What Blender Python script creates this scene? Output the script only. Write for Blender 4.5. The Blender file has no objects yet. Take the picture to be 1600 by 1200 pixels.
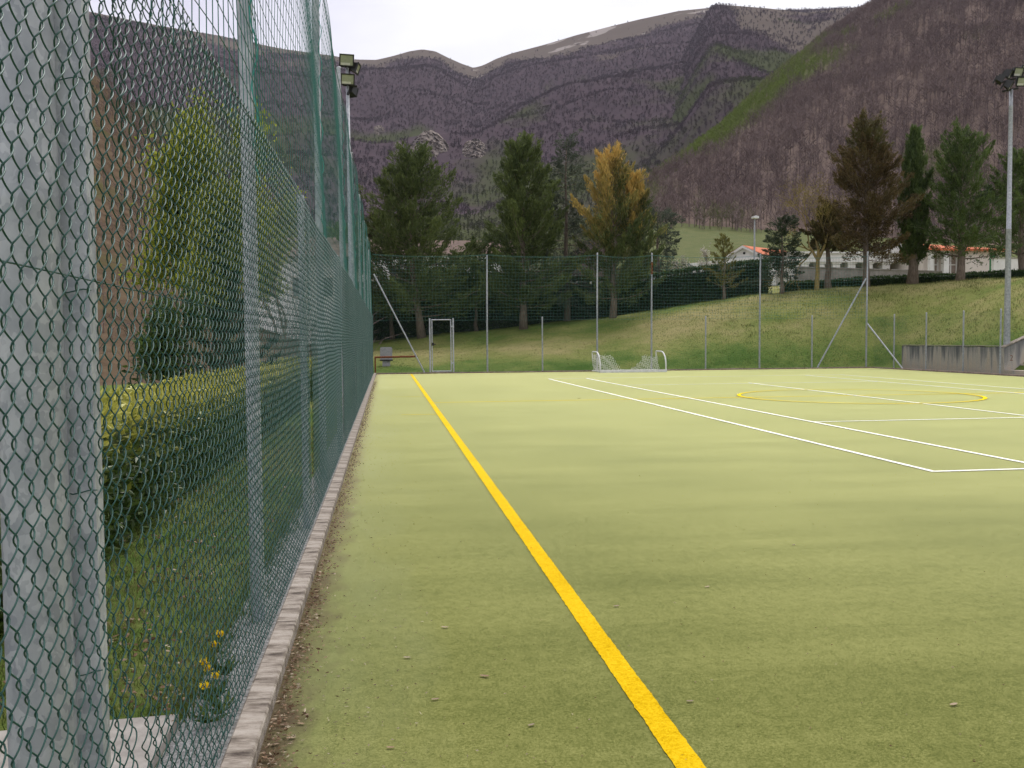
import bpy, math
import numpy as np
from mathutils import Matrix, Vector
rng = np.random.default_rng(7)
SC = bpy.context.scene
COL = SC.collection
R = math.radians

# ------------------------------------------------------------------ camera
F_PX, PITCH, YAW, ROLL, CAM_H = 1464.7, 0.0480, 0.1321, -0.0081, 1.4348
_cy, _sy = math.cos(YAW), math.sin(YAW)
_fw = np.array([_sy*math.cos(PITCH), _cy*math.cos(PITCH), -math.sin(PITCH)])
_rt = np.array([_cy, -_sy, 0.0]); _up = np.cross(_rt, _fw)
_c, _s = math.cos(ROLL), math.sin(ROLL)
CR = _c*_rt + _s*_up; CU = _c*_up - _s*_rt
cam_d = bpy.data.cameras.new('camera'); cam = bpy.data.objects.new('camera', cam_d); COL.objects.link(cam)
cam_d.sensor_width = 36.0; cam_d.lens = F_PX/1600*36.0
cam_d.clip_start = 0.05; cam_d.clip_end = 20000
cam.matrix_world = Matrix(((CR[0], CU[0], -_fw[0], 0), (CR[1], CU[1], -_fw[1], 0), (CR[2], CU[2], -_fw[2], CAM_H), (0, 0, 0, 1)))
SC.camera = cam
SC.render.resolution_x, SC.render.resolution_y = 1024, 768

def ray(px, py):
    u, v = px-800, py-600
    return _fw*F_PX + CR*u - CU*v
def at(px, py, X=None, Y=None, Z=None):
    """point of the place seen at a photo pixel, on the plane the thing touches"""
    d = ray(px, py)
    t = X/d[0] if X is not None else Y/d[1] if Y is not None else (Z-CAM_H)/d[2]
    return np.array([0, 0, CAM_H]) + d*t

# ------------------------------------------------------------------ sky, sun, exposure
SUN_EL, SUN_AZ = R(58), R(25)          # azimuth from +Y towards +X
W = bpy.data.worlds.new('World'); SC.world = W; W.use_nodes = True
nt = W.node_tree; nt.nodes.clear()
def N(nt, t, **k):
    n = nt.nodes.new(t)
    for a, b in k.items(): setattr(n, a, b)
    return n
out = N(nt, 'ShaderNodeOutputWorld'); bg = N(nt, 'ShaderNodeBackground'); bg.inputs[1].default_value = 0.1
sky = N(nt, 'ShaderNodeTexSky', sky_type='NISHITA', sun_disc=False, sun_elevation=SUN_EL, sun_rotation=SUN_AZ)
tc = N(nt, 'ShaderNodeTexCoord'); mp = N(nt, 'ShaderNodeMapping'); mp.inputs['Scale'].default_value = (1.6, 1.6, 4.2)
nz = N(nt, 'ShaderNodeTexNoise'); nz.inputs['Scale'].default_value = 1.5; nz.inputs['Detail'].default_value = 7; nz.inputs['Roughness'].default_value = .5
mp.inputs['Location'].default_value = (.35, .1, .55)
rp = N(nt, 'ShaderNodeValToRGB'); e = rp.color_ramp.elements
e[0].position = .34; e[0].color = (4.7, 4.55, 5.45, 1); e[1].position = .60; e[1].color = (6.9, 6.85, 7.05, 1)
mx = N(nt, 'ShaderNodeMixRGB'); mx.inputs[0].default_value = .94
L = nt.links.new
L(tc.outputs['Generated'], mp.inputs[0]); L(mp.outputs[0], nz.inputs[0]); L(nz.outputs[0], rp.inputs[0])
L(sky.outputs[0], mx.inputs[1]); L(rp.outputs[0], mx.inputs[2]); L(mx.outputs[0], bg.inputs[0]); L(bg.outputs[0], out.inputs[0])
sd = bpy.data.lights.new('sun', 'SUN'); sd.energy = 1.5; sd.angle = R(28); sd.color = (1, .96, .9)
so = bpy.data.objects.new('sun', sd); COL.objects.link(so)
so.rotation_euler = Vector((-math.sin(SUN_AZ)*math.cos(SUN_EL), -math.cos(SUN_AZ)*math.cos(SUN_EL), -math.sin(SUN_EL))).to_track_quat('-Z', 'Y').to_euler()
SC.view_settings.view_transform = 'Standard'; SC.view_settings.look = 'None'
SC.view_settings.exposure = 0.78; SC.view_settings.gamma = 1.0
SC.render.engine = 'CYCLES'
SC.cycles.max_bounces = 5; SC.cycles.diffuse_bounces = 3; SC.cycles.volume_bounces = 0; SC.cycles.transmission_bounces = 3; SC.cycles.glossy_bounces = 2

# ------------------------------------------------------------------ materials
MATS = {}
def new_mat(name):
    m = bpy.data.materials.new(name); m.use_nodes = True
    nt = m.node_tree; b = nt.nodes['Principled BSDF']; MATS[name] = m
    return m, nt, b
def noise_mat(name, stops, scale=5, detail=5, rough=.8, metal=0, bump=0, bscale=None, stretch=(1, 1, 1), coord='Object', nrough=.6, spec=.3, bdist=.02):
    m, nt, b = new_mat(name); L = nt.links.new
    tc = N(nt, 'ShaderNodeTexCoord'); mp = N(nt, 'ShaderNodeMapping'); mp.inputs['Scale'].default_value = stretch
    nz = N(nt, 'ShaderNodeTexNoise'); nz.inputs['Scale'].default_value = scale; nz.inputs['Detail'].default_value = detail; nz.inputs['Roughness'].default_value = nrough
    rp = N(nt, 'ShaderNodeValToRGB'); cr = rp.color_ramp
    while len(cr.elements) < len(stops): cr.elements.new(.5)
    for e, (p, c) in zip(cr.elements, stops): e.position = p; e.color = (*c, 1)
    L(tc.outputs[coord], mp.inputs[0]); L(mp.outputs[0], nz.inputs[0]); L(nz.outputs[0], rp.inputs[0]); L(rp.outputs[0], b.inputs['Base Color'])
    b.inputs['Roughness'].default_value = rough; b.inputs['Metallic'].default_value = metal; b.inputs['Specular IOR Level'].default_value = spec
    if bump:
        n2 = N(nt, 'ShaderNodeTexNoise'); n2.inputs['Scale'].default_value = bscale or scale*4; n2.inputs['Detail'].default_value = 4
        bp = N(nt, 'ShaderNodeBump'); bp.inputs['Strength'].default_value = bump; bp.inputs['Distance'].default_value = bdist
        L(mp.outputs[0], n2.inputs[0]); L(n2.outputs[0], bp.inputs['Height']); L(bp.outputs[0], b.inputs['Normal'])
    return m
def leaf_mat(name, dark, light, alt=None, inst=False, transl=.25, rough=.6, spec=.25):
    """colour from the per-leaf 'tone' (dark to light) and 'alt' (towards a second colour)"""
    m, nt, b = new_mat(name); L = nt.links.new
    ty = 'INSTANCER' if inst else 'GEOMETRY'
    a = N(nt, 'ShaderNodeAttribute', attribute_name='tone', attribute_type=ty)
    mx = N(nt, 'ShaderNodeMixRGB'); mx.inputs[1].default_value = (*dark, 1); mx.inputs[2].default_value = (*light, 1)
    L(a.outputs['Fac'], mx.inputs[0]); colr = mx.outputs[0]
    if alt:
        a2 = N(nt, 'ShaderNodeAttribute', attribute_name='alt', attribute_type=ty)
        m2 = N(nt, 'ShaderNodeMixRGB'); m2.inputs[2].default_value = (*alt, 1)
        L(a2.outputs['Fac'], m2.inputs[0]); L(colr, m2.inputs[1]); colr = m2.outputs[0]
    L(colr, b.inputs['Base Color']); b.inputs['Roughness'].default_value = rough; b.inputs['Specular IOR Level'].default_value = spec
    if transl:
        o = nt.nodes['Material Output']; tr = N(nt, 'ShaderNodeBsdfTranslucent'); ms = N(nt, 'ShaderNodeMixShader'); ms.inputs[0].default_value = transl
        L(colr, tr.inputs[0]); L(b.outputs[0], ms.inputs[1]); L(tr.outputs[0], ms.inputs[2]); L(ms.outputs[0], o.inputs[0])
    return m
def plain(name, c, rough=.5, metal=0, spec=.4):
    return noise_mat(name, [(.3, tuple(v*.85 for v in c)), (.7, tuple(min(1, v*1.1) for v in c))], scale=9, rough=rough, metal=metal, spec=spec)

def galv_mat(name, base=.42):
    m, nt, b = new_mat(name); L = nt.links.new
    tc = N(nt, 'ShaderNodeTexCoord'); mp = N(nt, 'ShaderNodeMapping'); mp.inputs['Scale'].default_value = (1, 1, .8)
    vo = N(nt, 'ShaderNodeTexVoronoi'); vo.inputs['Scale'].default_value = 34
    nz = N(nt, 'ShaderNodeTexNoise'); nz.inputs['Scale'].default_value = 14; nz.inputs['Detail'].default_value = 6
    ds = N(nt, 'ShaderNodeTexNoise'); ds.inputs['Scale'].default_value = 30
    ad = N(nt, 'ShaderNodeMixRGB', blend_type='LINEAR_LIGHT'); ad.inputs[0].default_value = .05
    mx = N(nt, 'ShaderNodeMixRGB'); mx.inputs[0].default_value = .72
    rp = N(nt, 'ShaderNodeValToRGB'); e = rp.color_ramp.elements
    e[0].position = .3; e[0].color = (base*.62, base*.66, base*.74, 1); e[1].position = .72; e[1].color = (base*1.15, base*1.18, base*1.24, 1)
    L(tc.outputs['Object'], mp.inputs[0]); L(mp.outputs[0], ad.inputs[1]); L(ds.outputs['Color'], ad.inputs[2]); L(mp.outputs[0], ds.inputs[0])
    L(ad.outputs[0], vo.inputs[0]); L(mp.outputs[0], nz.inputs[0])
    sx = N(nt, 'ShaderNodeSeparateColor'); L(vo.outputs['Color'], sx.inputs[0])
    L(sx.outputs[0], mx.inputs[1]); L(nz.outputs[0], mx.inputs[2]); L(mx.outputs[0], rp.inputs[0]); L(rp.outputs[0], b.inputs['Base Color'])
    b.inputs['Metallic'].default_value = .15; b.inputs['Roughness'].default_value = .55
    return m

galv_mat('galvanised', .50)
galv_mat('galvanised_pole', .46)
plain('wire_green', (.014, .075, .060), rough=.4, spec=.5)
plain('net_green', (.05, .17, .145), rough=.7)
plain('rope_teal', (.05, .30, .25), rough=.8)
noise_mat('concrete', [(.34, (.07, .055, .045)), (.45, (.22, .185, .15)), (.56, (.37, .325, .275)), (.8, (.50, .45, .40))], scale=4.5, detail=10, rough=.9, bump=.8, bscale=60, bdist=.005, stretch=(1, 3.2, 3), nrough=.72)
noise_mat('kerb_dirty', [(.3, (.12, .08, .07)), (.5, (.26, .20, .17)), (.7, (.40, .35, .31))], scale=2.5, detail=9, rough=.95, bump=.6, bscale=40, bdist=.005)
noise_mat('slab', [(.3, (.22, .20, .18)), (.6, (.42, .39, .35)), (.8, (.52, .49, .45))], scale=6, detail=8, rough=.9, bump=.5, bscale=50, bdist=.004)
noise_mat('gravel', [(.3, (.14, .14, .13)), (.55, (.33, .33, .32)), (.8, (.6, .59, .57))], scale=55, detail=4, rough=.95, bump=1, bscale=70, bdist=.02)
plain('white_paint', (.78, .78, .77), rough=.45)
plain('lamp_black', (.025, .025, .024), rough=.5)
m = plain('lamp_glass', (.34, .36, .26), rough=.12, spec=.8)
plain('lamp_reflector', (.72, .72, .68), rough=.35, metal=.4)
noise_mat('rust', [(.3, (.10, .02, .012)), (.55, (.22, .06, .02)), (.75, (.42, .22, .10))], scale=22, rough=.9)
noise_mat('bark', [(.3, (.10, .075, .055)), (.6, (.22, .175, .14)), (.8, (.32, .27, .22))], scale=6, stretch=(3, 3, .6), rough=.95, bump=.8, bscale=14, bdist=.05)
noise_mat('bark_yellow', [(.3, (.16, .13, .05)), (.6, (.33, .25, .09)), (.8, (.42, .34, .16))], scale=5, stretch=(3, 3, .6), rough=.95)
noise_mat('plaster_white', [(.3, (.66, .64, .61)), (.7, (.80, .79, .77))], scale=1.2, detail=7, rough=.9)
noise_mat('plaster_cream', [(.3, (.60, .53, .47)), (.7, (.74, .68, .62))], scale=.8, detail=7, rough=.9)
noise_mat('roof_tile', [(.3, (.42, .11, .05)), (.6, (.60, .19, .09)), (.8, (.68, .28, .15))], scale=3, detail=6, rough=.85)
noise_mat('roof_old', [(.3, (.09, .06, .05)), (.7, (.19, .13, .10))], scale=2, detail=6, rough=.9)
noise_mat('niche_stone', [(.3, (.20, .16, .13)), (.6, (.34, .27, .23)), (.8, (.42, .36, .32))], scale=1.4, detail=5, rough=.6)
noise_mat('stone_wall', [(.3, (.16, .145, .13)), (.6, (.28, .26, .24)), (.8, (.38, .36, .34))], scale=1.5, detail=8, rough=.95, bump=.5, bscale=6, bdist=.05)
plain('green_door', (.04, .20, .07), rough=.6)
plain('glass_dark', (.03, .035, .04), rough=.1, spec=.8)
plain('car_white', (.8, .8, .8), rough=.25, spec=.6)
plain('tyre', (.02, .02, .02), rough=.9)
plain('grey_block', (.34, .33, .35), rough=.9)
plain('dark_gap', (.03, .03, .03), rough=.9)
plain('net_white', (.72, .72, .66), rough=.8)
leaf_mat('petal', (.85, .60, .01), (.92, .74, .02), transl=.3)
plain('stem_green', (.06, .13, .03), rough=.7)
leaf_mat('litter', (.10, .055, .03), (.34, .22, .13), alt=(.50, .42, .30), transl=.1)

leaf_mat('straw', (.16, .11, .07), (.55, .47, .34), alt=(.10, .06, .03), transl=.1)
def wall_mat():
    m, nt, b = new_mat('stained_wall'); L = nt.links.new
    tc = N(nt, 'ShaderNodeTexCoord'); mp = N(nt, 'ShaderNodeMapping'); mp.inputs['Scale'].default_value = (3, 3, .35)
    n1 = N(nt, 'ShaderNodeTexNoise'); n1.inputs['Scale'].default_value = 1.6; n1.inputs['Detail'].default_value = 8
    sp = N(nt, 'ShaderNodeSeparateXYZ'); ma = N(nt, 'ShaderNodeMath', operation='MULTIPLY_ADD'); ma.inputs[1].default_value = .34; ma.inputs[2].default_value = .12
    ad = N(nt, 'ShaderNodeMath', operation='ADD')
    rp = N(nt, 'ShaderNodeValToRGB'); cr = rp.color_ramp
    for p, c in [(.36, (.52, .44, .36)), (.52, (.46, .42, .38)), (.64, (.26, .25, .25)), (.80, (.12, .12, .13))]:
        e = cr.elements.new(p); e.color = (*c, 1)
    cr.elements.remove(cr.elements[0]); cr.elements.remove(cr.elements[-1])
    L(tc.outputs['Object'], mp.inputs[0]); L(mp.outputs[0], n1.inputs[0]); L(tc.outputs['Object'], sp.inputs[0]); L(sp.outputs[2], ma.inputs[0])
    L(ma.outputs[0], ad.inputs[0])
    m2 = N(nt, 'ShaderNodeMath', operation='MULTIPLY_ADD'); m2.inputs[1].default_value = 1.1; m2.inputs[2].default_value = -.34
    L(n1.outputs[0], m2.inputs[0]); L(m2.outputs[0], ad.inputs[1]); L(ad.outputs[0], rp.inputs[0]); L(rp.outputs[0], b.inputs['Base Color'])
    b.inputs['Roughness'].default_value = .95
wall_mat()

def turf_mat(name, lo, mid, hi, sheen, dirt=True):
    m, nt, b = new_mat(name); L = nt.links.new
    tc = N(nt, 'ShaderNodeTexCoord')
    def noise(scale, detail, stretch=(1, 1, 1), rot=0, rough=.6):
        mp = N(nt, 'ShaderNodeMapping'); mp.inputs['Scale'].default_value = stretch; mp.inputs['Rotation'].default_value = (0, 0, rot)
        n = N(nt, 'ShaderNodeTexNoise'); n.inputs['Scale'].default_value = scale; n.inputs['Detail'].default_value = detail; n.inputs['Roughness'].default_value = rough
        L(tc.outputs['Object'], mp.inputs[0]); L(mp.outputs[0], n.inputs[0]); return n
    big = noise(.55, 6); st = noise(.8, 4, (.32, 2.2, 1), R(-24)); fine = noise(190, 3, rough=.8); midn = noise(17, 6)
    def mul(a, k, o=0):
        q = N(nt, 'ShaderNodeMath', operation='MULTIPLY_ADD'); L(a, q.inputs[0]); q.inputs[1].default_value = k; q.inputs[2].default_value = o; return q.outputs[0]
    def add(a, c):
        q = N(nt, 'ShaderNodeMath', operation='ADD'); L(a, q.inputs[0]); L(c, q.inputs[1]); return q.outputs[0]
    gr = noise(75, 4, rough=.8)
    f = add(add(add(mul(big.outputs[0], .34, -.02), mul(st.outputs[0], .30, .02)), add(mul(fine.outputs[0], 1.0, -.32), mul(midn.outputs[0], .36, -.18))), mul(gr.outputs[0], 1.0, -.5))
    rp = N(nt, 'ShaderNodeValToRGB'); cr = rp.color_ramp
    cr.elements[0].position = .30; cr.elements[0].color = (*lo, 1); cr.elements[1].position = .68; cr.elements[1].color = (*hi, 1)
    e = cr.elements.new(.48); e.color = (*mid, 1)
    L(f, rp.inputs[0]); colr = rp.outputs[0]
    if dirt:   # washed-in soil and fading beside the kerb
        sp = N(nt, 'ShaderNodeSeparateXYZ'); L(tc.outputs['Object'], sp.inputs[0])
        dn = noise(7, 7, (1, .45, 1)); 
        d = add(mul(sp.outputs[0], -5.5, -1.35), mul(dn.outputs[0], 2.4, -1.25))
        cl = N(nt, 'ShaderNodeClamp'); L(d, cl.inputs[0])
        m1 = N(nt, 'ShaderNodeMixRGB'); m1.inputs[2].default_value = (.105, .082, .050, 1); L(cl.outputs[0], m1.inputs[0])
        pn = noise(1.1, 5, (1, .3, 1)); pd = add(mul(sp.outputs[0], -.75, .05), mul(pn.outputs[0], 1.3, -.55))
        pc = N(nt, 'ShaderNodeClamp'); pc.inputs[2].default_value = .55; L(pd, pc.inputs[0])
        m0 = N(nt, 'ShaderNodeMixRGB'); m0.inputs[2].default_value = (.21, .235, .115, 1); L(pc.outputs[0], m0.inputs[0]); L(colr, m0.inputs[1])
        L(m0.outputs[0], m1.inputs[1]); colr = m1.outputs[0]
    L(colr, b.inputs['Base Color']); b.inputs['Roughness'].default_value = .9; b.inputs['Specular IOR Level'].default_value = .0
    # upright fibres catch the sky at grazing angles
    sh = N(nt, 'ShaderNodeBsdfSheen', distribution='ASHIKHMIN'); sh.inputs['Color'].default_value = (*sheen[:3], 1); sh.inputs['Roughness'].default_value = .16
    ash = N(nt, 'ShaderNodeAddShader'); L(b.outputs[0], ash.inputs[0]); L(sh.outputs[0], ash.inputs[1]); L(ash.outputs[0], nt.nodes['Material Output'].inputs[0])
    bp = N(nt, 'ShaderNodeBump'); bp.inputs['Strength'].default_value = .5; bp.inputs['Distance'].default_value = .006
    L(fine.outputs[0], bp.inputs['Height']); L(bp.outputs[0], b.inputs['Normal'])
turf_mat('turf', (.086, .104, .026), (.160, .172, .048), (.275, .28, .095), (1.0, .99, .54))
turf_mat('line_yellow', (.50, .30, .004), (.72, .46, .008), (.82, .56, .02), (.5, .40, .10), dirt=False)
turf_mat('line_white', (.60, .59, .50), (.78, .77, .70), (.84, .83, .77), (1.3, 1.3, 1.15), dirt=False)
turf_mat('line_yellow_faded', (.52, .36, .008), (.66, .47, .012), (.74, .55, .02), (.95, .80, .05), dirt=False)

def ground_mat():
    m, nt, b = new_mat('grass_ground'); L = nt.links.new
    tc = N(nt, 'ShaderNodeTexCoord')
    def noise(scale, detail, stretch=(1, 1, 1)):
        mp = N(nt, 'ShaderNodeMapping'); mp.inputs['Scale'].default_value = stretch
        n = N(nt, 'ShaderNodeTexNoise'); n.inputs['Scale'].default_value = scale; n.inputs['Detail'].default_value = detail; n.inputs['Roughness'].default_value = .65
        L(tc.outputs['Object'], mp.inputs[0]); L(mp.outputs[0], n.inputs[0]); return n
    n1 = noise(.32, 9); n2 = noise(9, 6); n3 = noise(.022, 5)
    mxn = N(nt, 'ShaderNodeMixRGB'); mxn.inputs[0].default_value = .30; L(n1.outputs[0], mxn.inputs[1]); L(n2.outputs[0], mxn.inputs[2])
    a = N(nt, 'ShaderNodeAttribute', attribute_name='dry')
    ad = N(nt, 'ShaderNodeMath', operation='ADD'); L(mxn.outputs[0], ad.inputs[0]); L(a.outputs['Fac'], ad.inputs[1])
    rp = N(nt, 'ShaderNodeValToRGB'); cr = rp.color_ramp
    cr.elements[0].position = .34; cr.elements[0].color = (.050, .105, .014, 1); cr.elements[1].position = .95; cr.elements[1].color = (.36, .30, .15, 1)
    for p, c in [(.44, (.105, .155, .032)), (.55, (.18, .20, .055)), (.68, (.27, .245, .10))]:
        e = cr.elements.new(p); e.color = (*c, 1)
    am = N(nt, 'ShaderNodeAttribute', attribute_name='meadow'); mm = N(nt, 'ShaderNodeMixRGB'); mm.inputs[2].default_value = (.092, .105, .043, 1)
    L(ad.outputs[0], rp.inputs[0]); L(am.outputs['Fac'], mm.inputs[0]); L(rp.outputs[0], mm.inputs[1]); L(mm.outputs[0], b.inputs['Base Color']); b.inputs['Roughness'].default_value = .95; b.inputs['Specular IOR Level'].default_value = .1
    bp = N(nt, 'ShaderNodeBump'); bp.inputs['Strength'].default_value = .8; bp.inputs['Distance'].default_value = .08
    L(n2.outputs[0], bp.inputs['Height']); L(bp.outputs[0], b.inputs['Normal'])
ground_mat()

def hill_mat(name, c1, c2, green, grass, rock, scale):
    m, nt, b = new_mat(name); L = nt.links.new
    tc = N(nt, 'ShaderNodeTexCoord')
    vo = N(nt, 'ShaderNodeTexNoise'); vo.inputs['Scale'].default_value = scale; vo.inputs['Detail'].default_value = 6; vo.inputs['Roughness'].default_value = .75
    n2 = N(nt, 'ShaderNodeTexNoise'); n2.inputs['Scale'].default_value = scale*.18; n2.inputs['Detail'].default_value = 6
    L(tc.outputs['Object'], vo.inputs[0]); L(tc.outputs['Object'], n2.inputs[0])
    mx = N(nt, 'ShaderNodeMixRGB'); mx.inputs[1].default_value = (*c1, 1); mx.inputs[2].default_value = (*c2, 1)
    rp = N(nt, 'ShaderNodeValToRGB'); rp.color_ramp.elements[0].position = .33; rp.color_ramp.elements[1].position = .68; L(vo.outputs[0], rp.inputs[0]); L(rp.outputs[0], mx.inputs[0])
    colr = mx.outputs[0]
    for att, c, lo, hi in (('green', green, .35, .75), ('grass', grass, .45, .65), ('rock', rock, .45, .62)):
        a = N(nt, 'ShaderNodeAttribute', attribute_name=att)
        q = N(nt, 'ShaderNodeMath', operation='MULTIPLY_ADD'); q.inputs[1].default_value = .7; L(vo.outputs[0], q.inputs[0]); 
        s2 = N(nt, 'ShaderNodeMath', operation='SUBTRACT'); s2.inputs[1].default_value = .35; L(a.outputs['Fac'], s2.inputs[0]); L(s2.outputs[0], q.inputs[2])
        r2 = N(nt, 'ShaderNodeValToRGB'); r2.color_ramp.elements[0].position = lo; r2.color_ramp.elements[1].position = hi; L(q.outputs[0], r2.inputs[0])
        m2 = N(nt, 'ShaderNodeMixRGB'); m2.inputs[2].default_value = (*c, 1); L(r2.outputs[0], m2.inputs[0]); L(colr, m2.inputs[1]); colr = m2.outputs[0]
    L(colr, b.inputs['Base Color']); b.inputs['Roughness'].default_value = 1; b.inputs['Specular IOR Level'].default_value = .0
hill_mat('mountain_cover', (.062, .046, .054), (.092, .068, .076), (.066, .076, .034), (.125, .103, .085), (.30, .265, .24), .05)
hill_mat('hill_cover', (.115, .085, .074), (.21, .16, .13), (.12, .145, .045), (.17, .15, .08), (.38, .35, .30), .12)
hill_mat('bank_cover', (.070, .050, .034), (.165, .120, .080), (.08, .085, .03), (.2, .15, .08), (.38, .35, .30), .8)
noise_mat('cliff_rock', [(.34, (.09, .075, .07)), (.5, (.24, .20, .17)), (.75, (.36, .31, .26))], scale=.06, detail=8, rough=1, stretch=(1, 1, .5), bump=1, bscale=.12, bdist=4)

leaf_mat('cypress_green', (.030, .050, .019), (.155, .195, .062), alt=(.68, .45, .13))
leaf_mat('cedar_blue', (.030, .044, .032), (.115, .14, .092))
leaf_mat('fir_dark', (.020, .034, .021), (.085, .11, .058))
leaf_mat('conifer_brown', (.042, .030, .015), (.185, .125, .052), alt=(.09, .10, .034))
leaf_mat('pine_green', (.028, .052, .018), (.135, .19, .052))
leaf_mat('yellow_fir', (.07, .075, .015), (.22, .20, .05))
leaf_mat('bud_yellow', (.16, .13, .03), (.34, .28, .07), transl=.35)
leaf_mat('lime_leaf', (.17, .20, .02), (.46, .48, .07), transl=.4)
leaf_mat('laurel', (.022, .050, .013), (.13, .19, .04), alt=(.48, .46, .08), rough=.35, spec=.5)
leaf_mat('laurel_dark', (.013, .028, .010), (.075, .12, .034), rough=.4, spec=.4)
leaf_mat('box_hedge', (.014, .034, .012), (.065, .115, .032))
leaf_mat('blossom', (.45, .42, .34), (.66, .62, .52))
leaf_mat('grass_blade', (.045, .085, .013), (.16, .21, .045), alt=(.32, .26, .12), transl=.3)
leaf_mat('bare_tree', (.115, .086, .083), (.225, .172, .156), alt=(.14, .185, .04), inst=True, transl=0, rough=1, spec=0)
leaf_mat('far_tree', (.060, .045, .054), (.094, .070, .079), alt=(.068, .082, .030), inst=True, transl=0, rough=1, spec=0)

# ------------------------------------------------------------------ mesh helpers
class MB:
    def __init__(s): s.v = []; s.f = {}; s.n = 0; s.a = {}
    def add(s, v, f, **att):
        v = np.asarray(v, float).reshape(-1, 3); f = np.asarray(f, int)
        s.f.setdefault(f.shape[1], []).append(f + s.n); s.v.append(v)
        for k, val in att.items():
            s.a.setdefault(k, []).append((s.n, np.broadcast_to(np.asarray(val, float), (len(v),))))
        s.n += len(v); return s
    def box(s, lo, hi, rot=0, tilt=0):
        lo, hi = np.array(lo, float), np.array(hi, float); c = (lo+hi)/2; h = (hi-lo)/2
        v = np.array([[x, y, z] for x in (-1, 1) for y in (-1, 1) for z in (-1, 1)])*h
        if tilt:
            a = tilt; v = v @ np.array([[1, 0, 0], [0, math.cos(a), -math.sin(a)], [0, math.sin(a), math.cos(a)]]).T
        if rot:
            a = rot; v = v @ np.array([[math.cos(a), -math.sin(a), 0], [math.sin(a), math.cos(a), 0], [0, 0, 1]]).T
        return s.add(v+c, [[0, 1, 3, 2], [4, 6, 7, 5], [0, 4, 5, 1], [2, 3, 7, 6], [0, 2, 6, 4], [1, 5, 7, 3]])
    def tube(s, pts, r, n=8, cap=True):
        P = np.asarray(pts, float); m = len(P); r = np.broadcast_to(np.asarray(r, float), (m,))
        T = np.gradient(P, axis=0); T /= np.linalg.norm(T, axis=1, keepdims=True)+1e-12
        ref = np.array([0, 0, 1.]) if abs(T[:, 2]).mean() < .8 else np.array([1., 0, 0])
        A = np.cross(T, ref); A /= np.linalg.norm(A, axis=1, keepdims=True)+1e-12; B = np.cross(T, A)
        th = np.arange(n)*2*math.pi/n
        V = P[:, None] + r[:, None, None]*(np.cos(th)[None, :, None]*A[:, None] + np.sin(th)[None, :, None]*B[:, None])
        i, j = np.meshgrid(np.arange(m-1), np.arange(n), indexing='ij')
        q = np.stack([i*n+j, i*n+(j+1) % n, (i+1)*n+(j+1) % n, (i+1)*n+j], -1).reshape(-1, 4)
        s.add(V.reshape(-1, 3), q)
        if cap and n > 2:
            k = s.n - m*n
            s.f.setdefault(n, []).append(np.array([np.arange(n)[::-1]+k, np.arange(n)+k+(m-1)*n]))
        return s
    def prism(s, poly, axis, a, b):
        """extrude a 2-D polygon along an axis ('x','y','z') from a to b"""
        poly = np.asarray(poly, float); n = len(poly); V = []
        for t in (a, b):
            for p in poly: V.append({'x': (t, p[0], p[1]), 'y': (p[0], t, p[1]), 'z': (p[0], p[1], t)}[axis])
        s.add(V, [[i, (i+1) % n, n+(i+1) % n, n+i] for i in range(n)])
        k = s.n - 2*n
        s.f.setdefault(n, []).append(np.array([np.arange(n)[::-1]+k, np.arange(n)+n+k])); return s
    def mesh(s, name, origin=(0, 0, 0), smooth=False):
        me = bpy.data.meshes.new(name); V = np.concatenate(s.v) - np.asarray(origin, float)
        me.vertices.add(len(V)); me.vertices.foreach_set('co', V.astype(np.float32).ravel())
        loops, tot = [], []
        for k, fs in s.f.items():
            F = np.concatenate(fs); loops.append(F.ravel()); tot.append(np.full(len(F), k))
        if loops:
            loops = np.concatenate(loops); tot = np.concatenate(tot); st = np.concatenate([[0], np.cumsum(tot)[:-1]])
            me.loops.add(len(loops)); me.loops.foreach_set('vertex_index', loops.astype(np.int32))
            me.polygons.add(len(tot)); me.polygons.foreach_set('loop_start', st.astype(np.int32)); me.polygons.foreach_set('loop_total', tot.astype(np.int32))
            me.polygons.foreach_set('use_smooth', np.full(len(tot), bool(smooth)))
        for k, lst in s.a.items():
            arr = np.zeros(len(V), np.float32)
            for o, val in lst: arr[o:o+len(val)] = val
            me.attributes.new(k, 'FLOAT', 'POINT').data.foreach_set('value', arr)
        me.update(calc_edges=True); return me
    def build(s, name, mat, parent=None, origin=None, smooth=False):
        if origin is None: origin = parent.location if parent is not None else (0, 0, 0)
        if parent is not None and parent.type == 'MESH' and parent.parent is not None: origin = parent.parent.location
        me = s.mesh(name, origin, smooth); me.materials.append(MATS[mat])
        o = bpy.data.objects.new(name, me); COL.objects.link(o)
        if parent is not None: o.parent = parent
        else: o.location = origin
        return o
def tag(o, label=None, cat=None, group=None, kind=None):
    if label: o['label'] = label
    if cat: o['category'] = cat
    if group: o['group'] = group
    if kind: o['kind'] = kind
    return o
def thing(name, loc, label=None, cat=None, group=None, kind=None):
    o = bpy.data.objects.new(name, None); COL.objects.link(o); o.location = loc; o.empty_display_size = .1
    bpy.context.view_layer.update() if False else None
    return tag(o, label, cat, group, kind)
def inst(me, name, loc, parent=None, mat=None, kind=None, rot=None):
    """another object on shared mesh data; loc in world space"""
    o = bpy.data.objects.new(name, me); COL.objects.link(o)
    if parent is not None:
        o.parent = parent; o.location = Vector(loc) - parent.location
    else: o.location = loc
    if rot is not None: o.rotation_euler = rot
    if kind: o['kind'] = kind
    return o
def T(*pts): return np.array(pts, float)
def arc(a, b, n=9): return np.linspace(np.array(a, float), np.array(b, float), n)

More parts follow.
